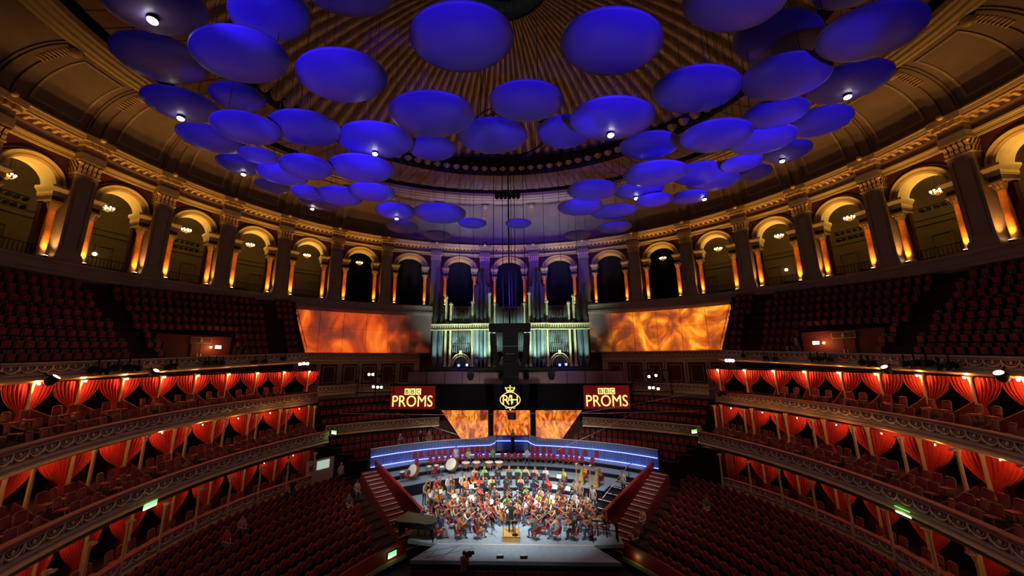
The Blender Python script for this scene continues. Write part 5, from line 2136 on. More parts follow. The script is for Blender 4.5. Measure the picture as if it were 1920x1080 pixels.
# bust on pedestal
bu = empty('bust', (.25, 20.3, 2.8), 0, 'gilded bust on a slim pedestal at the middle of the blue wall', 'bust')
M_bronze = mat('gilt_bronze', (.70, .46, .16), .4, .1)
ob('pedestal', MB().box((0, 0, .75), (.34, .34, 1.5), M_fascia).box((0, 0, 1.52), (.42, .42, .06), M_fascia), bu)
b = MB()
b.lathe([(.1, 1.55), (.14, 1.6), (.08, 1.66)], 10, M_bronze)
b.ball((0, 0, 1.82), .24, M_bronze, 10, 6, (1.15, .7, .75))
b.lathe([(.09, 1.92), (.07, 2.02), (.09, 2.1)], 8, M_bronze)
b.ball((0, -.02, 2.2), .13, M_bronze, 10, 8, (.85, 1, 1.2))
b.ball((0, -.15, 2.18), .03, M_bronze, 6, 4)
b.ball((0, -.12, 2.08), .06, M_bronze, 6, 4, (1, .7, 1.2))
ob('head_and_shoulders', b, bu)

# side parapets and flights of steps
for s in (-1, 1):
    sw = side_word(s)
    p0, p1 = Vector(arcp(20.4, s * SECT)), Vector(arcp(10.2, s * SECT))
    d = (p1 - p0)
    L = d.length
    nrm = Vector((-d.y, d.x)).normalized()
    if nrm.x * s < 0:
        nrm = -nrm
    r = empty('stage_parapet', (0, 0, 0), 0, 'sloping red parapet along the %s edge of the stage' % sw, 'parapet')
    za, zb = 3.35, 2.15
    q0, q1 = p0 + nrm * .12, p1 + nrm * .12
    b = MB()
    b.add([(p0.x, p0.y, 1.0), (p1.x, p1.y, 1.0), (p1.x, p1.y, zb), (p0.x, p0.y, za), (q0.x, q0.y, .4), (q1.x, q1.y, .4), (q1.x, q1.y, zb), (q0.x, q0.y, za)],
          [(0, 1, 2, 3), (7, 6, 5, 4), (3, 2, 6, 7), (0, 3, 7, 4), (1, 5, 6, 2)] + [(3, 2, 1, 0), (4, 5, 6, 7)], M_redpar)
    ob('panel', b, r)
    ob('handrail', MB().tube([(p0.x, p0.y, za + .03), (p1.x, p1.y, zb + .03)], .07, 8, M_redpar), r)
    st = empty('steps', (0, 0, 0), 0, 'flight of red steps with pale edges outside the %s stage parapet' % sw, 'steps')
    NS = 17
    for k in range(NS):
        f = (k + .5) / NS
        c = p0 + d * (.08 + f * 1.02) + nrm * .85
        z = 2.75 - 2.5 * f
        M = Matrix.Translation((c.x, c.y, 0)) @ Matrix.Rotation(math.atan2(d.y, d.x), 4, 'Z')
        ob('step', MB().box((0, 0, (z) / 2), (L * 1.02 / NS, 1.35, z), M_redwall, M=M), st)
        ob('nosing', MB().box((L * .5 / NS - .04, 0, z + .012), (.07, 1.3, .025), M_nose, M=M), st)
# right hand inner steps on the stage with handrails
ist = empty('steps', (0, 0, 0), 0, 'dark steps with pale edges rising beside the harps on the right', 'steps')
for k in range(7):
    f = k / 6
    x, y, z = 6.4 + 4.3 * f, 8.6 + 5.6 * f, 1.35 + 1.0 * f
    M = Matrix.Translation((x, y, 0)) @ Matrix.Rotation(.92, 4, 'Z')
    ob('step', MB().box((0, 0, (1.2 + z) / 2), (1.15, 1.3, z - 1.2), M_fascia, M=M), ist)
    ob('nosing', MB().box((-.5, 0, z + .012), (.1, 1.3, .025), M_nose, M=M), ist)
ir = empty('handrail', (0, 0, 0), 0, 'slanting pale handrail beside the steps by the harps', 'handrail')
ob('rail', MB().tube([(7.0, 8.9, 2.3), (10.4, 13.3, 3.4), (11.0, 14.0, 3.4)], .03, 6, M_chrome), ir)
for f in (0, .35, .7, 1):
    x, y = 7.0 + 3.4 * f, 8.9 + 4.4 * f
    ob('post', MB().tube([(x, y, 1.3 + 1.0 * f), (x, y, 2.3 + 1.1 * f)], .025, 5, M_black), ir)
# black railings at the two front corners of the stage
for nm, pts in (('right', [(5.3, 4.7), (5.25, 5.7), (6.9, 5.2), (6.9, 4.6)]), ('left', [(-4.9, 4.5), (-5.2, 5.5), (-6.5, 5.2)])):
    r = empty('railing', (0, 0, 0), 0, 'black tubular railing at the %s front corner of the stage' % nm, 'railing')
    ob('top_rail', MB().tube([(x, y, 2.1) for x, y in pts], .045, 6, M_black), r)
    ob('mid_rail', MB().tube([(x, y, 1.65) for x, y in pts], .03, 6, M_black), r)
    for k in range(len(pts) - 1):
        for u in (0, .33, .66):
            x, y = pts[k][0] + (pts[k + 1][0] - pts[k][0]) * u, pts[k][1] + (pts[k + 1][1] - pts[k][1]) * u
            ob('post', MB().tube([(x, y, 1.2), (x, y, 2.1)], .035, 6, M_black), r)

# ---- red stacking chairs for the chorus ---------------------------------
b = MB()
b.box((0, 0, .45), (.44, .42, .09), M_chairred)
SC_seat = b.mesh('seat')
b = MB()
b.prism([(.21 * math.cos(a * PI / 8) * (1 if abs(math.cos(a * PI / 8)) < .9 else .98), .26 + .22 * math.sin(a * PI / 8)) for a in range(16)], -.03, .03, M_chairred, M=Matrix.Translation((0, .22, .42)) @ Matrix.Rotation(PI / 2 - .12, 4, 'X'))
SC_back = b.mesh('backrest')
SC_leg = MB().tube([(0, 0, .43), (0, 0, 0)], .016, 5, M_chrome).mesh('leg')
SC_fr = MB().tube([(0, .2, .42), (0, .2, .55), (0, .24, .75)], .016, 5, M_chrome).mesh('back_support')


def stage_chair(x, y, z, rz, label, grp):
    r = empty('stage_chair', (x, y, z), rz, label, 'chair', grp)
    ob('seat', SC_seat, r)
    ob('backrest', SC_back, r)
    ob('back_support', SC_fr, r)
    for i in (-1, 1):
        for j in (-1, 1):
            ob('leg', SC_leg, r, (i * .19, j * .18, 0))
    return r


bl = [920, 975, 1040, 1085, 1145, 1200, 1260, 1360, 1410, 1480, 1530, 1585, 1645, 1700]
brr = [215, 265, 335, 400, 490, 535, 605, 665, 750, 860]
fl = [940, 1065, 1120, 1175, 1235, 1290, 1350, 1410, 1520, 1565, 1635, 1700, 1800, 1865]
frr = [30, 90, 215, 270, 330, 390, 440, 510, 565, 615, 665, 720, 815]
for nm, lst, R_, z, scl in (('back', [660 + v / 6.353 for v in bl] + [960 + v / 6.353 for v in brr], 19.45, 2.8, .0612), ('front', [660 + v / 6.353 for v in fl] + [960 + v / 6.353 for v in frr], 18.25, 2.45, .0593)):
    lst = sorted(lst)
    for k, v in enumerate(lst):
        x = (v - 957) * scl
        a = math.asin(max(-1, min(1, (x - .2) / R_)))
        X, Y = arcp(R_, a)
        stage_chair(X, Y, z, -a, 'empty red chair in the %s chorus row before the blue wall, %s from the left' % (nm, ordn(k + 1)), 'chorus chairs')
# ---- stage lighting, with unseen spots added for risers, chorus, rims, base and steps ----------------------------------------------------
for x, y, e in ((-4, -3, 5200), (4, -3, 5200), (0, 2, 5200), (-6, 6, 3600), (6, 6, 3600)):
    light('SPOT', (x, y, 22.5), e * 2.45, (1, .96, .90), (x * .35, 9.6 + y * .25, 1.2), .3, 32, .5, 'stage_spot')
for s in (-1, 1):
    light('SPOT', (s * 9, 4, 20), 6000, (.8, .88, 1), (s * 8.5, 14.5, 2.6), .3, 34, .7, 'riser_spot')
light('SPOT', (0, -2, 23), 12000, (1, .95, .9), (0, 18.4, 2.8), .3, 48, .7, 'chorus_spot')
for s in (-1, 1):
    light('SPOT', (s * 9, 2, 22), 1700, (1, .8, .6), (s * 13.5, 18.6, 6.2), .3, 26, .9, 'choir_rim_spot')
    light('SPOT', (s * 5, 8, 20), 900, (1, .8, .75), (s * 6, 23.4, 10.3), .3, 30, .9, 'organ_base_spot')
for s in (-1, 1):
    light('SPOT', (s * 6, -3, 21), 2600, (1, .85, .7), (s * 10.2, 10.0, 1.5), .3, 26, .9, 'steps_spot')
# ------------------------------------------------------------------ people
M_skin = mat('skin', (.58, .32, .20), .55)
M_shirt = mat('shirt_cloth', (.5, .5, .5), .8, objcol=True)
M_hair = mat('hair', (.05, .03, .02), .6, objcol=True)
M_shoe = mat('black_shoe', (.02, .018, .016), .5)
M_eye = mat('eye_dark', (.03, .02, .02), .3)
M_lip = mat('lips', (.45, .16, .13), .5)


def trouser_mat():
    m = bpy.data.materials.new('trouser_cloth')
    m.use_nodes = True
    nt = m.node_tree
    oi = nt.nodes.new('ShaderNodeObjectInfo')
    r = nt.nodes.new('ShaderNodeValToRGB')
    r.color_ramp.interpolation = 'CONSTANT'
    e = r.color_ramp.elements
    e[0].position, e[0].color = 0, (.02, .02, .025, 1)
    e[1].position, e[1].color = .4, (.05, .08, .16, 1)
    for p, c in ((.62, (.10, .14, .22, 1)), (.78, (.40, .33, .22, 1)), (.9, (.03, .03, .04, 1))):
        q = e.new(p)
        q.color = c
    nt.links.new(oi.outputs['Random'], r.inputs['Fac'])
    nt.links.new(r.outputs['Color'], nt.nodes['Principled BSDF'].inputs['Base Color'])
    return m


M_trs = trouser_mat()


def body(name, J, sleeve=True):
    """J: joints of the pose; grows one continuous skinned surface and colours it by body region"""
    bones = [('pel', 'spi', 's'), ('spi', 'che', 's'), ('che', 'nek', 's'), ('nek', 'hea', 'k'), ('hea', 'top', 'k')]
    for q in 'LR':
        bones += [('che', 'sh' + q, 's'), ('sh' + q, 'el' + q, 's'), ('el' + q, 'ha' + q, 'k'), ('ha' + q, 'pa' + q, 'k'), ('pel', 'hi' + q, 't'), ('hi' + q, 'kn' + q, 't'), ('kn' + q, 'an' + q, 't'), ('an' + q, 'to' + q, 'f')]
    rad = {'pel': .15, 'spi': .135, 'che': .15, 'nek': .055, 'hea': .088, 'top': .08}
    for q in 'LR':
        rad.update({'sh' + q: .068, 'el' + q: .046, 'ha' + q: .031, 'pa' + q: .034, 'hi' + q: .1, 'kn' + q: .066, 'an' + q: .042, 'to' + q: .04})
        h, e = Vector(J['ha' + q]), Vector(J['el' + q])
        J['pa' + q] = tuple(h + (h - e).normalized() * .07)
    J['top'] = tuple(Vector(J['hea']) + (Vector(J['hea']) - Vector(J['nek'])).normalized() * .09)
    names = list(rad)
    me = bpy.data.meshes.new(name)
    me.from_pydata([J[n] for n in names], [(names.index(a), names.index(c)) for a, c, _ in bones], [])
    o = bpy.data.objects.new(name, me)
    COL.objects.link(o)
    md = o.modifiers.new('Skin', 'SKIN')
    md.use_smooth_shade = True
    sv = me.skin_vertices[0].data
    for i, n in enumerate(names):
        sv[i].radius = (rad[n], rad[n] * (.78 if n in ('spi', 'che') else 1))
        sv[i].use_root = n == 'pel'
    s2 = o.modifiers.new('Sub', 'SUBSURF')
    s2.levels = s2.render_levels = 1
    bpy.context.view_layer.update()
    ev = bpy.data.meshes.new_from_object(o.evaluated_get(bpy.context.evaluated_depsgraph_get()))
    bpy.data.objects.remove(o)
    V = [tuple(v.co) for v in ev.vertices]
    F = [tuple(p.vertices) for p in ev.polygons]
    seg = [(np.array(J[a]), np.array(J[c]), k, rad[a], rad[c]) for a, c, k in bones]
    mk = {'s': M_shirt, 'k': M_skin, 't': M_trs, 'f': M_shoe}
    by = {k: [] for k in mk}
    co = np.array(V)
    for f in F:
        c = co[list(f)].mean(0)
        best = None
        for a, d, k, ra, rd in seg:
            ab = d - a
            u = float(np.clip(((c - a) @ ab) / (ab @ ab + 1e-9), 0, 1))
            dist = np.linalg.norm(c - a - u * ab) / (ra + (rd - ra) * u)
            if best is None or dist < best[0]:
                best = (dist, k)
        by[best[1]].append(f)
    b = MB()
    for k in by:
        b.mi(mk[k])
    b.v = V
    for k, fs in by.items():
        i = b.mi(mk[k])
        for f in fs:
            b.f.append(list(f))
            b.m.append(i)
            b.sm.append(True)
    bpy.data.meshes.remove(ev)
    # face
    H = Vector(J['hea']) + Vector((0, 0, .03))
    b.ball(tuple(H + Vector((0, -.105, -.005))), .018, M_skin, 6, 4, (.8, 1, 1.5))
    for q in (-1, 1):
        b.ball(tuple(H + Vector((q * .036, -.092, .022))), .012, M_eye, 6, 4)
        b.ball(tuple(H + Vector((q * .094, 0, .0))), .026, M_skin, 6, 4, (.4, .8, 1.2))
    b.ball(tuple(H + Vector((0, -.09, -.052))), .02, M_lip, 6, 4, (1.3, .4, .4))
    # hands: four fingers and a thumb
    for q, sg in (('L', 1), ('R', -1)):
        p, h = Vector(J['pa' + q]), Vector(J['ha' + q])
        d = (p - h).normalized()
        sd = d.cross(Vector((0, 0, 1)))
        sd = sd.normalized() if sd.length > .1 else Vector((1, 0, 0))
        dn = Vector((0, 0, -1)) if abs(d.z) < .8 else Vector((0, -1, 0))
        for k in range(4):
            a = p + sd * (.024 - .016 * k) + d * .015
            ln = (.05, .058, .055, .042)[k]
            b.tube([a, a + d * ln * .55 + dn * .012, a + d * ln * .8 + dn * .04], [.0095, .009, .007], 5, M_skin)
        a = h + d * .03 + sd * .03 * sg
        b.tube([a, a + d * .03 + sd * .025 * sg + dn * .015, a + d * .05 + sd * .02 * sg + dn * .035], [.011, .010, .008], 5, M_skin)
    return b.mesh(name)


def legs_sit(sp=.13, kx=-.42):
    return {'hiL': (.1, 0, .53), 'hiR': (-.1, 0, .53), 'knL': (sp + .03, kx, .54), 'knR': (-sp - .03, kx, .54), 'anL': (sp + .04, kx + .02, .1), 'anR': (-sp - .04, kx + .02, .1), 'toL': (sp + .06, kx - .15, .045), 'toR': (-sp - .06, kx - .15, .045)}


def legs_stand():
    return {'hiL': (.1, 0, .92), 'hiR': (-.1, 0, .92), 'knL': (.12, -.02, .5), 'knR': (-.12, -.02, .5), 'anL': (.13, .02, .1), 'anR': (-.13, .02, .1), 'toL': (.16, -.14, .045), 'toR': (-.16, -.14, .045)}


def torso(z, lean=0.0):
    return {'pel': (0, 0, z), 'spi': (0, -.02 - lean * .3, z + .24), 'che': (0, -.03 - lean * .7, z + .45), 'nek': (0, -.04 - lean, z + .63), 'hea': (0, -.07 - lean * 1.2, z + .76),
            'shL': (.18, -.03 - lean * .8, z + .53), 'shR': (-.18, -.03 - lean * .8, z + .53)}


def pose(base, **k):
    d = dict(base)
    d.update(k)
    return d


SIT = pose(torso(.56), **legs_sit())
STD = pose(torso(.96), **legs_stand())
BODY = {
    'violin': body('person_violin', pose(SIT, elL=(.30, -.2, .92), haL=(.30, -.40, 1.08), elR=(-.36, -.16, .92), haR=(-.20, -.40, 1.02), hea=(.03, -.09, 1.32))),
    'cello': body('person_cello', pose(pose(torso(.56, .06), **legs_sit(.24, -.40)), elL=(.30, -.22, 1.0), haL=(.14, -.30, 1.20), elR=(-.38, -.25, .88), haR=(-.26, -.46, .72))),
    'wind': body('person_wind', pose(SIT, elL=(.27, -.2, .86), haL=(.06, -.33, 1.05), elR=(-.27, -.2, .84), haR=(-.05, -.36, .92))),
    'rest': body('person_rest', pose(SIT, elL=(.25, -.06, .80), haL=(.10, -.27, .68), elR=(-.25, -.06, .80), haR=(-.10, -.27, .68))),
    'stand': body('person_stand', pose(STD, elL=(.26, .02, 1.22), haL=(.24, -.1, .98), elR=(-.26, .02, 1.22), haR=(-.24, -.1, .98))),
    'bass': body('person_bass', pose(torso(.96, .1) | legs_stand(), elL=(.36, -.25, 1.38), haL=(.26, -.38, 1.62), elR=(-.34, -.25, 1.18), haR=(-.16, -.48, 1.02))),
    'camera': body('person_camera', pose(STD, elL=(.28, -.18, 1.26), haL=(.1, -.42, 1.42), elR=(-.28, -.18, 1.26), haR=(-.08, -.40, 1.40))),
    'conduct': body('person_conduct', pose(STD, elL=(.36, -.18, 1.28), haL=(.40, -.42, 1.45), elR=(-.38, -.16, 1.34), haR=(-.40, -.40, 1.55))),
}
SEATED = ('violin', 'cello', 'wind', 'rest')
HEADZ = {k: 1.35 for k in SEATED}
HR = {}
for long in (0, 1):
    b = MB()
    b.ball((0, .012, .045), .108, M_hair, 10, 7, (.93, 1.03, .95))
    if long:
        b.ball((0, .06, -.06), .09, M_hair, 8, 6, (1.05, .6, 1.4))
    # open the face: push the front lower part back
    for i, (x, y, z) in enumerate(b.v):
        if y < -.03 and z < .06:
            b.v[i] = (x * .9, -.02, z)
    HR[long] = b.mesh('hair')
SHIRTS = {'white': (.60, .58, .55), 'black': (.02, .02, .022), 'red': (.62, .03, .03), 'blue': (.03, .07, .35), 'green': (.12, .45, .10), 'beige': (.40, .32, .20), 'orange': (.70, .22, .05), 'grey': (.12, .13, .15), 'pink': (.55, .26, .22), 'lime': (.45, .60, .12), 'yellow': (.6, .43, .12), 'purple': (.22, .05, .16), 'navy': (.02, .03, .08), 'brown': (.2, .1, .05)}
HAIRS = {'dark': (.02, .013, .01), 'brown': (.09, .04, .02), 'fair': (.45, .28, .10), 'grey': (.30, .28, .26), 'ginger': (.3, .09, .03)}


def person(kind, x, y, z, rz, shirt, label, grp=None, hair=None, long=None):
    o = ob('person', BODY[kind], None, (x, y, z), rz, label, 'person', grp, color=SHIRTS[shirt])
    hd = {'violin': (.03, -.09, 1.32), 'cello': (0, -.142, 1.32), 'bass': (0, -.19, 1.72)}.get(kind, (0, -.07, 1.32) if kind in SEATED else (0, -.07, 1.72))
    ob('hair', HR[rng.random() < .45 if long is None else long], o, hd, color=HAIRS[hair or rng.choice(['dark', 'dark', 'brown', 'brown', 'fair', 'grey', 'ginger'])])
    return o


def face(x, y, tx, ty):
    return math.atan2(ty - y, tx - x) + PI / 2


# ------------------------------------------------------------------ instruments (in the frame of their player)
M_viol = mat('violin_varnish', (.55, .17, .035), .3, noise=.3, nscale=12)
M_cell = mat('cello_varnish', (.62, .20, .04), .3, noise=.3, nscale=8)
M_ebony = mat('ebony', (.012, .01, .009), .45)
M_bow = mat('bow_stick', (.6, .42, .25), .4)
M_brassi = mat('brass_lacquer', (.80, .55, .20), .22, .9)
M_silver = mat('silver_tube', (.75, .75, .72), .2, .9)
M_paper = mat('white_paper', (.68, .67, .64), .8)
M_copper = mat('copper_bowl', (.50, .20, .09), .35, .6)
M_skinw = mat('drum_skin', (.85, .80, .66), .6)
M_pianob = mat('piano_lacquer', (.02, .022, .02), .25)
M_gwood = mat('golden_wood', (.60, .34, .10), .35, noise=.25, nscale=5)


def fig8(L, wl, wu, n=28):
    pts = []
    for k in range(n):
        a = 2 * PI * k / n
        y = -math.cos(a) * .5 * L
        u = y / L + .5
        w = (wl * math.exp(-((u - .27) / .24) ** 2) + wu * math.exp(-((u - .80) / .20) ** 2)) * .5
        w = max(w, .3 * wu) if .1 < u < .95 else w * max(.15, abs(math.sin(a)) ** .5)
        pts.append((math.copysign(w, math.sin(a)) if abs(math.sin(a)) > 1e-6 else 0, y))
    return pts


def strings(L, wl, wu, th, neck, head):
    """viol-family instrument standing along +y from its lower edge at 0"""
    bo, nk = MB(), MB()
    M = Matrix.Translation((0, L / 2, 0))
    bo.prism(fig8(L, wl, wu), -th / 2, th / 2, M_cell if L > .6 else M_viol, M)
    bo.box((0, L * .55, th / 2 + th * .2), (wu * .3, .012, th * .4), M_bow)
    nk.box((0, L * .62 + neck * .5, th * .55), (L * .07, L * .36 + neck, th * .14), M_ebony)
    nk.box((0, L + neck * .5, th * .42), (L * .075, neck, th * .2), M_cell if L > .6 else M_viol)
    nk.ball((0, L + neck + head * .5, th * .42), head * .5, M_cell if L > .6 else M_viol, 8, 6, (.5, 1.1, .7))
    nk.tube([(-head * .5, L + neck + head * .25, th * .42), (head * .5, L + neck + head * .25, th * .42)], head * .07, 4, M_ebony)
    return bo, nk


def frame_to(o_, yax, zax):
    y = Vector(yax).normalized()
    z = Vector(zax)
    z = (z - y * z.dot(y)).normalized()
    x = y.cross(z)
    return Matrix(((x.x, y.x, z.x, o_[0]), (x.y, y.y, z.y, o_[1]), (x.z, y.z, z.z, o_[2]), (0, 0, 0, 1)))


def xf(mb, M):
    mb.v = [tuple(M @ Vector(p)) for p in mb.v]
    return mb


vb, vn = strings(.36, .21, .17, .045, .15, .06)
Mv = frame_to((.09, -.10, 1.17), (.21, -.34, -.06), (0, 0, 1))
VIO = (xf(vb, Mv).mesh('violin_body'), xf(vn, Mv).mesh('violin_neck'))
BOWV = MB().tube([(-.22, -.42, 1.02), (.18, -.24, 1.24), (.40, -.14, 1.36)], .006, 4, M_bow).mesh('bow')
cb, cn = strings(.76, .44, .36, .13, .30, .13)
Mc = frame_to((0, -.56, .20), (.03, .30, 1.0), (0, -1, .25))
b = MB().tube([(0, -.57, .22), (0, -.66, 0)], .01, 5, M_silver)
CEL = (xf(cb, Mc).mesh('cello_body'), xf(cn, Mc).mesh('cello_neck'), b.mesh('end_pin'))
BOWC = MB().tube([(-.30, -.48, .74), (.42, -.50, .62)], .008, 4, M_bow).mesh('bow')
db, dn_ = strings(1.12, .68, .52, .2, .50, .2)
Md = frame_to((.12, -.62, .16), (.04, .20, 1.0), (.2, -1, .2))
b = MB().tube([(.12, -.62, .2), (.12, -.66, 0)], .015, 5, M_silver)
DBL = (xf(db, Md).mesh('bass_body'), xf(dn_, Md).mesh('bass_neck'), b.mesh('end_pin'))
BOWD = MB().tube([(-.2, -.5, 1.0), (.5, -.52, .92)], .01, 4, M_bow).mesh('bow')
CLA = MB().tube([(0, -.17, 1.26), (0, -.36, .96), (0, -.44, .82)], [.012, .014, .03], 6, M_ebony).mesh('clarinet')
FLU = MB().tube([(.06, -.2, 1.26), (-.5, -.28, 1.2)], .011, 6, M_silver).mesh('flute')
b = MB()
b.tube([(0, -.2, 1.26), (0, -.55, 1.24)], .009, 6, M_brassi)
b.tube([(.04, -.26, 1.2), (.04, -.5, 1.19), (.04, -.58, 1.19)], [.012, .02, .06], 8, M_brassi)
b.box((.02, -.38, 1.18), (.07, .09, .1), M_brassi)
TRU = b.mesh('trumpet')
b = MB()
b.tube([(.0 + .13 * math.cos(a * PI / 8), -.30, .98 + .13 * math.sin(a * PI / 8)) for a in range(15)], .016, 6, M_brassi)
b.tube([(-.12, -.28, .9), (-.22, -.2, .8), (-.28, -.12, .76)], [.02, .05, .13], 10, M_brassi)
b.tube([(0, -.17, 1.26), (.05, -.3, 1.1)], .008, 5, M_brassi)
HRN = b.mesh('horn')
# music stand
b = MB()
b.box((0, 0, 1.02), (.5, .02, .34), M_black, M=Matrix.Translation((0, 0, 1.02)) @ Matrix.Rotation(-.45, 4, 'X') @ Matrix.Translation((0, 0, -1.02)))
ST_desk = b.mesh('desk')
ST_pole = MB().tube([(0, 0, .05), (0, 0, .95)], .014, 5, M_black).mesh('pole')
ST_foot = MB().tube([(0, 0, .22), (0, .28, .01)], .01, 4, M_black).mesh('foot')
ST_pap = MB().box((0, -.02, 1.03), (.44, .006, .3), M_paper, M=Matrix.Translation((0, 0, 1.02)) @ Matrix.Rotation(-.45, 4, 'X') @ Matrix.Translation((0, -.0, -1.02))).mesh('paper')


def stand(x, y, z, rz, who):
    r = empty('music_stand', (x, y, z), rz, 'black music stand before ' + who, 'music stand', 'music stands')
    ob('desk', ST_desk, r)
    ob('pole', ST_pole, r)
    for q in range(3):
        ob('foot', ST_foot, r, rz=q * 2 * PI / 3)
    # desk faces +y in its frame (towards the player)
    ob('sheet_music', ST_pap, None, (x - .03 * math.sin(rz) * -1, y + .03 * math.cos(rz), z), rz, 'sheet music on the stand before ' + who, 'sheet music', 'sheets on the stands')


def instrument(kind, x, y, z, rz, who):
    if kind == 'violin':
        r = empty('violin', (x, y, z), rz, 'violin held by ' + who, 'violin', 'violins')
        ob('body', VIO[0], r)
        ob('neck', VIO[1], r)
        ob('bow', BOWV, None, (x, y, z), rz, 'violin bow held by ' + who, 'bow', 'bows')
    elif kind == 'cello':
        r = empty('cello', (x, y, z), rz, 'orange brown cello held by ' + who, 'cello', 'cellos')
        for n_, m_ in zip(('body', 'neck', 'end_pin'), CEL):
            ob(n_, m_, r)
        ob('bow', BOWC, None, (x, y, z), rz, 'cello bow held by ' + who, 'bow', 'bows')
    elif kind == 'bass':
        r = empty('double_bass', (x, y, z), rz, 'tall double bass held by ' + who, 'double bass', 'double basses')
        for n_, m_ in zip(('body', 'neck', 'end_pin'), DBL):
            ob(n_, m_, r)
        ob('bow', BOWD, None, (x, y, z), rz, 'bass bow held by ' + who, 'bow', 'bows')
    else:
        nm, me = {'clarinet': ('clarinet', CLA), 'flute': ('flute', FLU), 'trumpet': ('trumpet', TRU), 'horn': ('french_horn', HRN)}[kind]
        ob(nm, me, None, (x, y, z), rz, '%s held by %s' % (nm.replace('_', ' '), who), nm.replace('_', ' '), 'wind instruments')


COND = (.1, 5.35)
rows = []
r0 = [(-4.55, 5.0, 'blue'), (-3.3, 4.95, 'orange'), (-2.05, 4.98, 'brown'), (1.65, 4.98, 'grey'), (3.0, 4.95, 'white'), (4.15, 4.95, 'black'), (5.25, 4.98, 'brown'), (6.35, 5.75, 'black')]
placed = [(x, y) for x, y, _ in r0]
rows.append([(x, y, 1.2, 'violin', 'violin', c) for x, y, c in r0])
PAL = ['black', 'black', 'black', 'navy', 'grey', 'black', 'black', 'black', 'black', 'white', 'white', 'grey', 'grey', 'red', 'beige', 'beige', 'green', 'blue', 'orange', 'pink', 'navy', 'navy', 'white', 'brown', 'purple', 'lime']
for r_ in (2.2, 3.2, 4.2, 5.2, 6.2):
    row = []
    ph = -1.72
    while ph <= 1.72:
        x, y = COND[0] + r_ * math.sin(ph), COND[1] + r_ * math.cos(ph)
        ph += .86 / r_
        ra, aa = math.hypot(x - ARC0[0], y - ARC0[1]), math.atan2(x - ARC0[0], y - ARC0[1])
        if y < 5.6 or ra > 10.9 or (abs(aa) > .60 and ra > 9.6) or x < -6.1 or x > 6.6:
            continue
        if x < -3.0 and y > 10.0:
            continue
        if min(math.dist((x, y), p) for p in placed) < .72:
            continue
        placed.append((x, y))
        cel = (-.5 < ph < .45 and r_ < 5) or (ph < -.75 and r_ > 5.0 and y > 8.3)
        row.append((x, y, 1.2, 'cello' if cel else 'violin', 'cello' if cel else 'violin', rng.choice(PAL)))
    rows.append(row)
rows.append([(x, y, 1.2, 'bass', 'bass', c) for x, y, c in ((-6.9, 10.2, 'beige'), (-6.2, 11.0, 'red'), (-5.3, 11.7, 'white'), (-4.2, 12.3, 'white'), (-3.2, 12.6, 'red'), (-6.0, 9.0, 'white'), (-4.9, 10.1, 'grey'))])
for pxs, R_, z, scl, cols in (((880, 905, 930, 955, 985, 1010, 1040, 1065, 1082), 11.15, 1.2, .0468, None),
                              ((884, 905, 925, 950, 975, 1000, 1020, 1040, 1062), 12.75, 1.45, .0505, ('orange', 'red', 'yellow', 'black', 'pink', 'black', 'red', 'brown', 'beige')),
                              ((898, 914, 935, 955, 970, 983, 998, 1015, 1043), 14.45, 1.75, .0545, ('beige', 'green', 'black', 'brown', 'green', 'beige', 'pink', 'white', 'lime'))):
    row = []
    for k, v in enumerate(pxs):
        x = (v - 957) * scl
        a = math.asin((x - .2) / R_)
        X, Y = arcp(R_, a)
        row.append((X, Y, z, 'wind', ('clarinet', 'flute', 'clarinet', 'trumpet', 'horn')[(k * 3 + int(R_)) % 5], (cols[k] if cols else rng.choice(PAL))))
    rows.append(row)
RN = ['front string row', 'second string row', 'third string row', 'fourth string row', 'fifth string row', 'sixth string row', 'double bass group', 'front wind row', 'middle wind row', 'back wind row']
for row, rn in zip(rows, RN):
    row.sort(key=lambda p: math.atan2(p[0] - CAM[0], p[1] - CAM[1]))
    for k, (x, y, z, po, inst, c) in enumerate(row):
        rz = face(x, y, COND[0], COND[1] + (1.5 if po in ('violin', 'cello') else 0))
        who = 'the %s player from left in the %s' % (ordn(k + 1), rn)
        person(po, x, y, z, rz, c, 'person in %s playing, %s from the left in the %s' % (c, ordn(k + 1), rn), 'orchestra players')
        instrument(inst, x, y, z, rz, who)
        if po != 'bass':
            stage_chair(x + .04 * math.sin(-rz), y + .04 * math.cos(rz), z, rz, 'red chair under ' + who, 'players chairs')
        if k % 2 == 0 or po == 'wind':
            dx, dy = math.sin(rz), -math.cos(rz)
            stand(x + dx * .95 + (.25 * dy if po != 'wind' else 0), y + dy * .95 - (.25 * dx if po != 'wind' else 0), z, rz, who)
# conductor on podium
pod = empty('podium', (.1, 5.15, 1.2), 0, 'wooden conductor podium at the front of the orchestra', 'podium')
ob('box', MB().box((0, 0, .16), (1.1, 1.1, .32), M_gwood), pod)
ob('top', MB().box((0, 0, .335), (1.14, 1.14, .03), M_gwood), pod)
ob('rail', MB().tube([(-.5, -.5, .34), (-.5, -.5, 1.25), (.5, -.5, 1.25), (.5, -.5, .34)], .025, 6, M_chrome), pod)
person('conduct', .1, 5.1, 1.55, PI, 'black', 'person in black conducting with raised arms on the wooden podium', None, 'grey', 0)
stand(.1, 6.0, 1.2, PI, 'the conductor on the podium')
ob('conductor_stool', MB().lathe([(.2, 0), (.03, .05), (.03, .7), (.18, .72), (.18, .8)], 10, M_black), None, (.35, 4.8, 1.55), 0, 'black stool behind the conductor on the podium', 'stool')

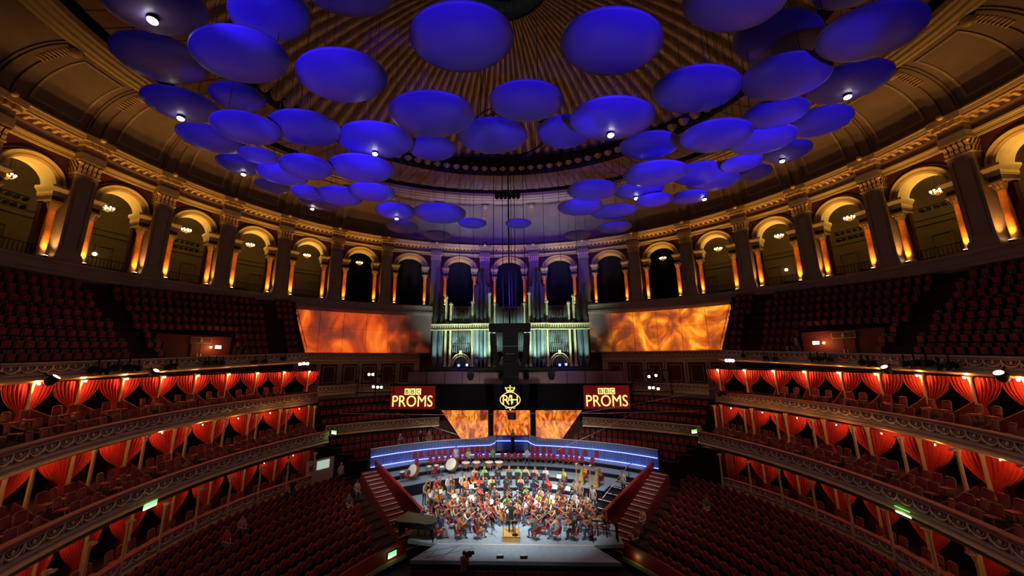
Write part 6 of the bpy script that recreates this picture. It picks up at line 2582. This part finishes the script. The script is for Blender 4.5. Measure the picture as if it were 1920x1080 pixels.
# ---- percussion, harps, piano -------------------------------------------
b = MB()
b.lathe([(.02, .34), (.18, .38), (.32, .52), (.38, .72), (.39, .86)], 18, M_copper, caps=False)
TI_b = b.mesh('bowl')
TI_h = MB().lathe([(.40, .84), (.41, .88), (.39, .9), (.02, .895)], 18, M_skinw, caps=False).mesh('drum_head')
TI_l = MB().tube([(.30, 0, .55), (.42, 0, 0)], .02, 5, M_chrome).mesh('leg')
for k, (v, yy) in enumerate(((880, 15.6), (898, 15.75), (920, 15.8), (937, 15.85))):
    x = (v - 957) * .0555
    r = empty('timpani', (x, yy, 2.1), 0, 'copper kettle drum with pale head, %s from the left' % ordn(k + 1), 'drum', 'kettle drums')
    ob('bowl', TI_b, r)
    ob('drum_head', TI_h, r)
    for q in range(4):
        ob('leg', TI_l, r, rz=q * PI / 2 + .4)


def drum(x, y, z, rad, dep, tilt, rz, label, shell=M_copper, h=.75):
    r = empty('drum', (x, y, z), rz, label, 'drum', 'drums on the left risers')
    M = Matrix.Translation((0, 0, h)) @ Matrix.Rotation(tilt, 4, 'X')
    ob('shell', MB().lathe([(rad, -dep / 2), (rad, dep / 2)], 20, shell, M=M, caps=False), r)
    ob('drum_head', MB().lathe([(rad, dep / 2), (rad * .97, dep / 2 + .01), (.01, dep / 2 + .012)], 20, M_skinw, M=M, caps=False), r)
    ob('lower_head', MB().lathe([(rad, -dep / 2), (.01, -dep / 2)], 20, M_skinw, M=M, caps=False), r)
    for q in range(3):
        a = q * 2 * PI / 3
        ob('leg', MB().tube([(rad * .6 * math.cos(a), rad * .6 * math.sin(a), h - rad * .45), (rad * .9 * math.cos(a), rad * .9 * math.sin(a), 0)], .018, 5, M_chrome), r)


drum(-8.7, 13.3, 2.1, .52, .42, 1.05, -.55, 'white headed bass drum tilted towards the left of the risers')
drum(-5.55, 15.2, 2.1, .55, .45, .95, -.4, 'copper coloured bass drum tilted behind the drum kit')
for k, (x, y) in enumerate(((-9.5, 12.6), (-7.5, 14.3), (-6.9, 14.6), (-6.3, 14.2))):
    drum(x, y, 2.1, .22, .18, .15, 0, 'small side drum on a stand on the left riser, %s from the left' % ordn(k + 1), M_chairred if k == 0 else M_silver, .8)
for k, (x, y) in enumerate(((-7.9, 14.9), (-6.6, 15.3))):
    r = empty('cymbal', (x, y, 2.1), 0, 'brass cymbal on a thin stand among the drums, %s of two' % ('left' if k == 0 else 'right'), 'cymbal', 'cymbals')
    ob('plate', MB().lathe([(.24, 1.2), (.1, 1.23), (.03, 1.26)], 16, M_brassi), r)
    ob('pole', MB().tube([(0, 0, 0), (0, 0, 1.25)], .012, 5, M_chrome), r)
    for q in range(3):
        ob('foot', ST_foot, r, rz=q * 2 * PI / 3)
stage_chair(-9.2, 12.9, 2.1, -.6, 'empty red chair beside the white bass drum', 'percussion chairs')
stage_chair(-7.0, 14.0, 2.1, -.5, 'empty red chair among the drums', 'percussion chairs')
for v, R_, z, po, c, lb in ((886, 18.2, 2.45, 'rest', 'lime', 'seated person in a lime top behind the kettle drums'), (927, 18.2, 2.45, 'rest', 'green', 'seated person in a bright green top behind the kettle drums'),
                            (985, 18.1, 2.45, 'rest', 'white', 'person in a pale top and jeans seated alone in the chorus chairs'), (867, 17.7, 2.45, 'stand', 'white', 'person in a white shirt standing among the chorus chairs')):
    x = (v - 957) * .0593
    a = math.asin((x - .2) / R_)
    X, Y = arcp(R_, a)
    person(po, X, Y, z, -a, c, lb)
# keyboard and player
kb = empty('keyboard', (-2.55, 11.6, 1.2), .6, 'black electric keyboard on a folding stand beside the basses', 'keyboard')
ob('case', MB().box((0, 0, .82), (1.2, .32, .1), M_ebony), kb)
ob('keys', MB().box((0, .05, .875), (1.1, .16, .02), M_paper), kb)
for q in (-1, 1):
    ob('leg', MB().tube([(-.4 * q, 0, .78), (.4 * q, 0, 0)], .02, 5, M_black), kb)
person('rest', -3.0, 12.15, 1.2, -.55, 'lime', 'person in a lime top seated at the electric keyboard')
# harps
for k, (x, y, c) in enumerate(((6.0, 12.35, 'orange'), (7.1, 11.75, 'brown'))):
    rz = face(x, y, COND[0], COND[1])
    which = 'left' if k == 0 else 'right'
    r = empty('harp', (x, y, 2.13), rz, 'tall golden concert harp, the %s one of the pair' % which, 'harp', 'harps')
    ob('soundboard', MB().add([(-.14, -.1, .15), (.14, -.1, .15), (.05, .28, 1.35), (-.05, .28, 1.35), (-.2, .12, .15), (.2, .12, .15), (.08, .38, 1.3), (-.08, .38, 1.3)], [(0, 1, 2, 3), (4, 7, 6, 5), (0, 3, 7, 4), (1, 5, 6, 2), (3, 2, 6, 7), (0, 4, 5, 1)], M_gwood), r)
    ob('column', MB().lathe([(.09, .12), (.05, .25), (.045, 1.6), (.09, 1.72), (.06, 1.82)], 10, M_gold2, c=(0, -.62, 0)), r)
    ob('neck', MB().tube([(0, -.62, 1.74), (0, -.4, 1.78), (0, -.15, 1.5), (0, .1, 1.32), (0, .32, 1.36)], .045, 6, M_gold2), r)
    ob('base', MB().prism([(-.2, -.72), (.2, -.72), (.24, .2), (-.24, .2)], 0, .15, M_gwood), r)
    for q in range(9):
        f = q / 8
        ob('string', MB().tube([(0, -.5 + .75 * f, .25 + .95 * f), (0, -.5 + .75 * f, 1.72 - .4 * f)], .004, 3, M_silver), r)
    dx, dy = -math.sin(rz), math.cos(rz)
    person('wind', x + dx * .55 + .12, y + dy * .55, 2.13, rz, c, 'person in a %s top seated at the %s harp' % (c, which))
    stage_chair(x + dx * .6 + .12, y + dy * .6, 2.13, rz, 'red chair of the %s harp player' % which, 'players chairs')
# grand piano (lid closed)
pn = empty('grand_piano', (-6.1, 5.25, 1.2), -.32, 'black closed grand piano at the left corner of the stage', 'piano')
out = [(-1.35, -.72), (-1.35, .78), (-.6, .78), (.6, .76), (1.1, .60), (1.35, .30), (1.38, 0), (1.25, -.3), (.9, -.5), (.35, -.52), (-.2, -.62), (-.7, -.74)]
ob('lid', MB().prism([(x, y) for x, y in out], 1.0, 1.045, mat('piano_lid', (.045, .05, .04), .3)), pn)
ob('case', MB().prism([(x * .97, y * .97) for x, y in out], .68, .99, M_pianob), pn)
ob('keybed', MB().box((-1.42, .02, .72), (.2, 1.4, .14), M_pianob), pn)
for x, y in ((-1.0, -.5), (-1.0, .55), (1.0, .1)):
    l = ob('leg', MB().box((x, y, .37), (.14, .14, .62), M_pianob, taper=1.3), pn)
    ob('caster', MB().ball((x, y, .04), .045, M_brassi, 6, 4), l)
ob('pedal_lyre', MB().box((-1.1, .02, .35), (.08, .3, .6), M_pianob), pn)

# ---- people round about ---------------------------------------------------
cam_b = MB().box((0, -.5, 1.52), (.2, .46, .24), M_black).tube([(0, -.73, 1.52), (0, -.9, 1.52)], [.08, .1], 8, M_black).mesh('camera_body')
cam_t = MB().tube([(0, -.5, 1.4), (0, -.5, .9)], .05, 6, M_black).mesh('column')
cam_l = MB().tube([(0, 0, .95), (0, .45, 0)], .025, 5, M_black).mesh('leg')


def tvcam(x, y, z, rz, label):
    r = empty('television_camera', (x, y, z), rz, label, 'camera', 'television cameras')
    ob('body', cam_b, r)
    ob('column', cam_t, r)
    for q in range(3):
        ob('leg', cam_l, r, (-.5 * 0, -.5, 0), rz=q * 2 * PI / 3)


person('camera', -2.55, 1.6, .25, PI - .5, 'brown', 'person in a brown shirt behind a camera at the front of the stage', None, 'dark', 0)
tvcam(-2.75, 1.65, .25, PI - .9, 'black television camera in front of the stage')
ob('camera_platform', MB().box((-2.5, 1.5, -.18), (1.6, 1.5, .84), M_casedk), None, label='black camera platform before the stage front', cat='platform')
for k, (x, y, z, po, c, rz, lb) in enumerate((
        (-11.4, 17.6, 3.35, 'camera', 'grey', .9, 'person holding a camera behind the left end of the blue wall'),
        (-9.6, 19.0, 3.35, 'stand', 'black', .4, 'person in black standing behind the blue wall on the left'),
        (-8.8, 19.4, 3.35, 'stand', 'brown', .3, 'person in brown standing beside another behind the blue wall'),
        (8.6, 19.0, 3.35, 'rest', 'black', -.4, 'person in black seated behind the right part of the blue wall'),
        (-15.0, 12.6, 1.9, 'stand', 'white', 1.0, 'person in a white top standing left of the blue wall end'),
        (-12.9, 11.3, 1.3, 'rest', 'beige', .8, 'person in beige sitting at the head of the left steps'),
        (9.2, 10.9, 1.85, 'stand', 'white', -1.0, 'person in a white shirt climbing the steps by the right parapet'),
        (6.4, 9.4, 1.2, 'stand', 'white', -.6, 'person in a cream shirt standing behind the right strings'),
        (5.6, 10.4, 1.2, 'stand', 'beige', -.5, 'person in beige leaning below the harp platform'),
        (9.5, 7.6, .7, 'rest', 'pink', -.9, 'person in pink sitting in the right stalls near the steps'),
        (8.4, 5.9, .3, 'rest', 'brown', -1.0, 'person in brown sitting at the corner of the right stalls'),
        (-16.9, 2.4, 1.4, 'rest', 'red', 1.4, 'person in a bright red top sitting high in the left stalls'),
        (-17.2, 4.0, 1.5, 'rest', 'pink', 1.3, 'person in pink leaning in the left stalls below the loggia'),
        (-17.2, 9.2, 1.7, 'stand', 'navy', 1.0, 'person in dark clothes standing by the left loggia rail'),
        (14.6, 8.6, 1.2, 'rest', 'grey', -1.0, 'person in grey seated among the right stalls'),
        (-12.6, 9.2, 1.0, 'rest', 'grey', .9, 'person in grey seated in the left stalls beside the steps'))):
    person(po, x, y, z, rz, c, lb)
tvcam(-9.6, 19.0, 3.35, .4, 'black television camera behind the blue wall on the left')
stage_chair(8.3, 6.6, .3, -.9, 'red chair standing at the foot of the right steps', 'odd chairs')
stage_chair(8.9, 7.3, .3, -.7, 'second red chair beside the foot of the right steps', 'odd chairs')
for k, x in enumerate((-.55, .85)):
    ob('stage_monitor', MB().box((0, 0, .06), (.42, .2, .12), M_black).box((0, .02, .13), (.36, .1, .04), M_nose), None, (x, 2.85, 1.2), .1, 'small black monitor on the stage edge, %s of two' % ('left' if k == 0 else 'right'), 'monitor', 'stage edge monitors')
# picture and poster in the end box on the left
bp = empty('end_box_poster', (-17.0, 12.9, 2.1), .95, 'white boarded corner with a picture in the left loggia end box', 'poster')
ob('board', MB().box((0, 0, .9), (2.4, .08, 1.9), mat('white_board', (.6, .5, .45), .7)), bp)
ob('picture', MB().box((.2, -.06, 1.35), (1.1, .04, .7), mat('bright_picture', (.2, .3, .2), .5, noise=.9, nscale=6, emit=(.5, .6, .5), estr=.8)), bp)  # picture brightened by emission in its own material
ob('red_square', MB().box((-.85, -.06, 1.2), (.3, .03, .4), M_redpar), bp)
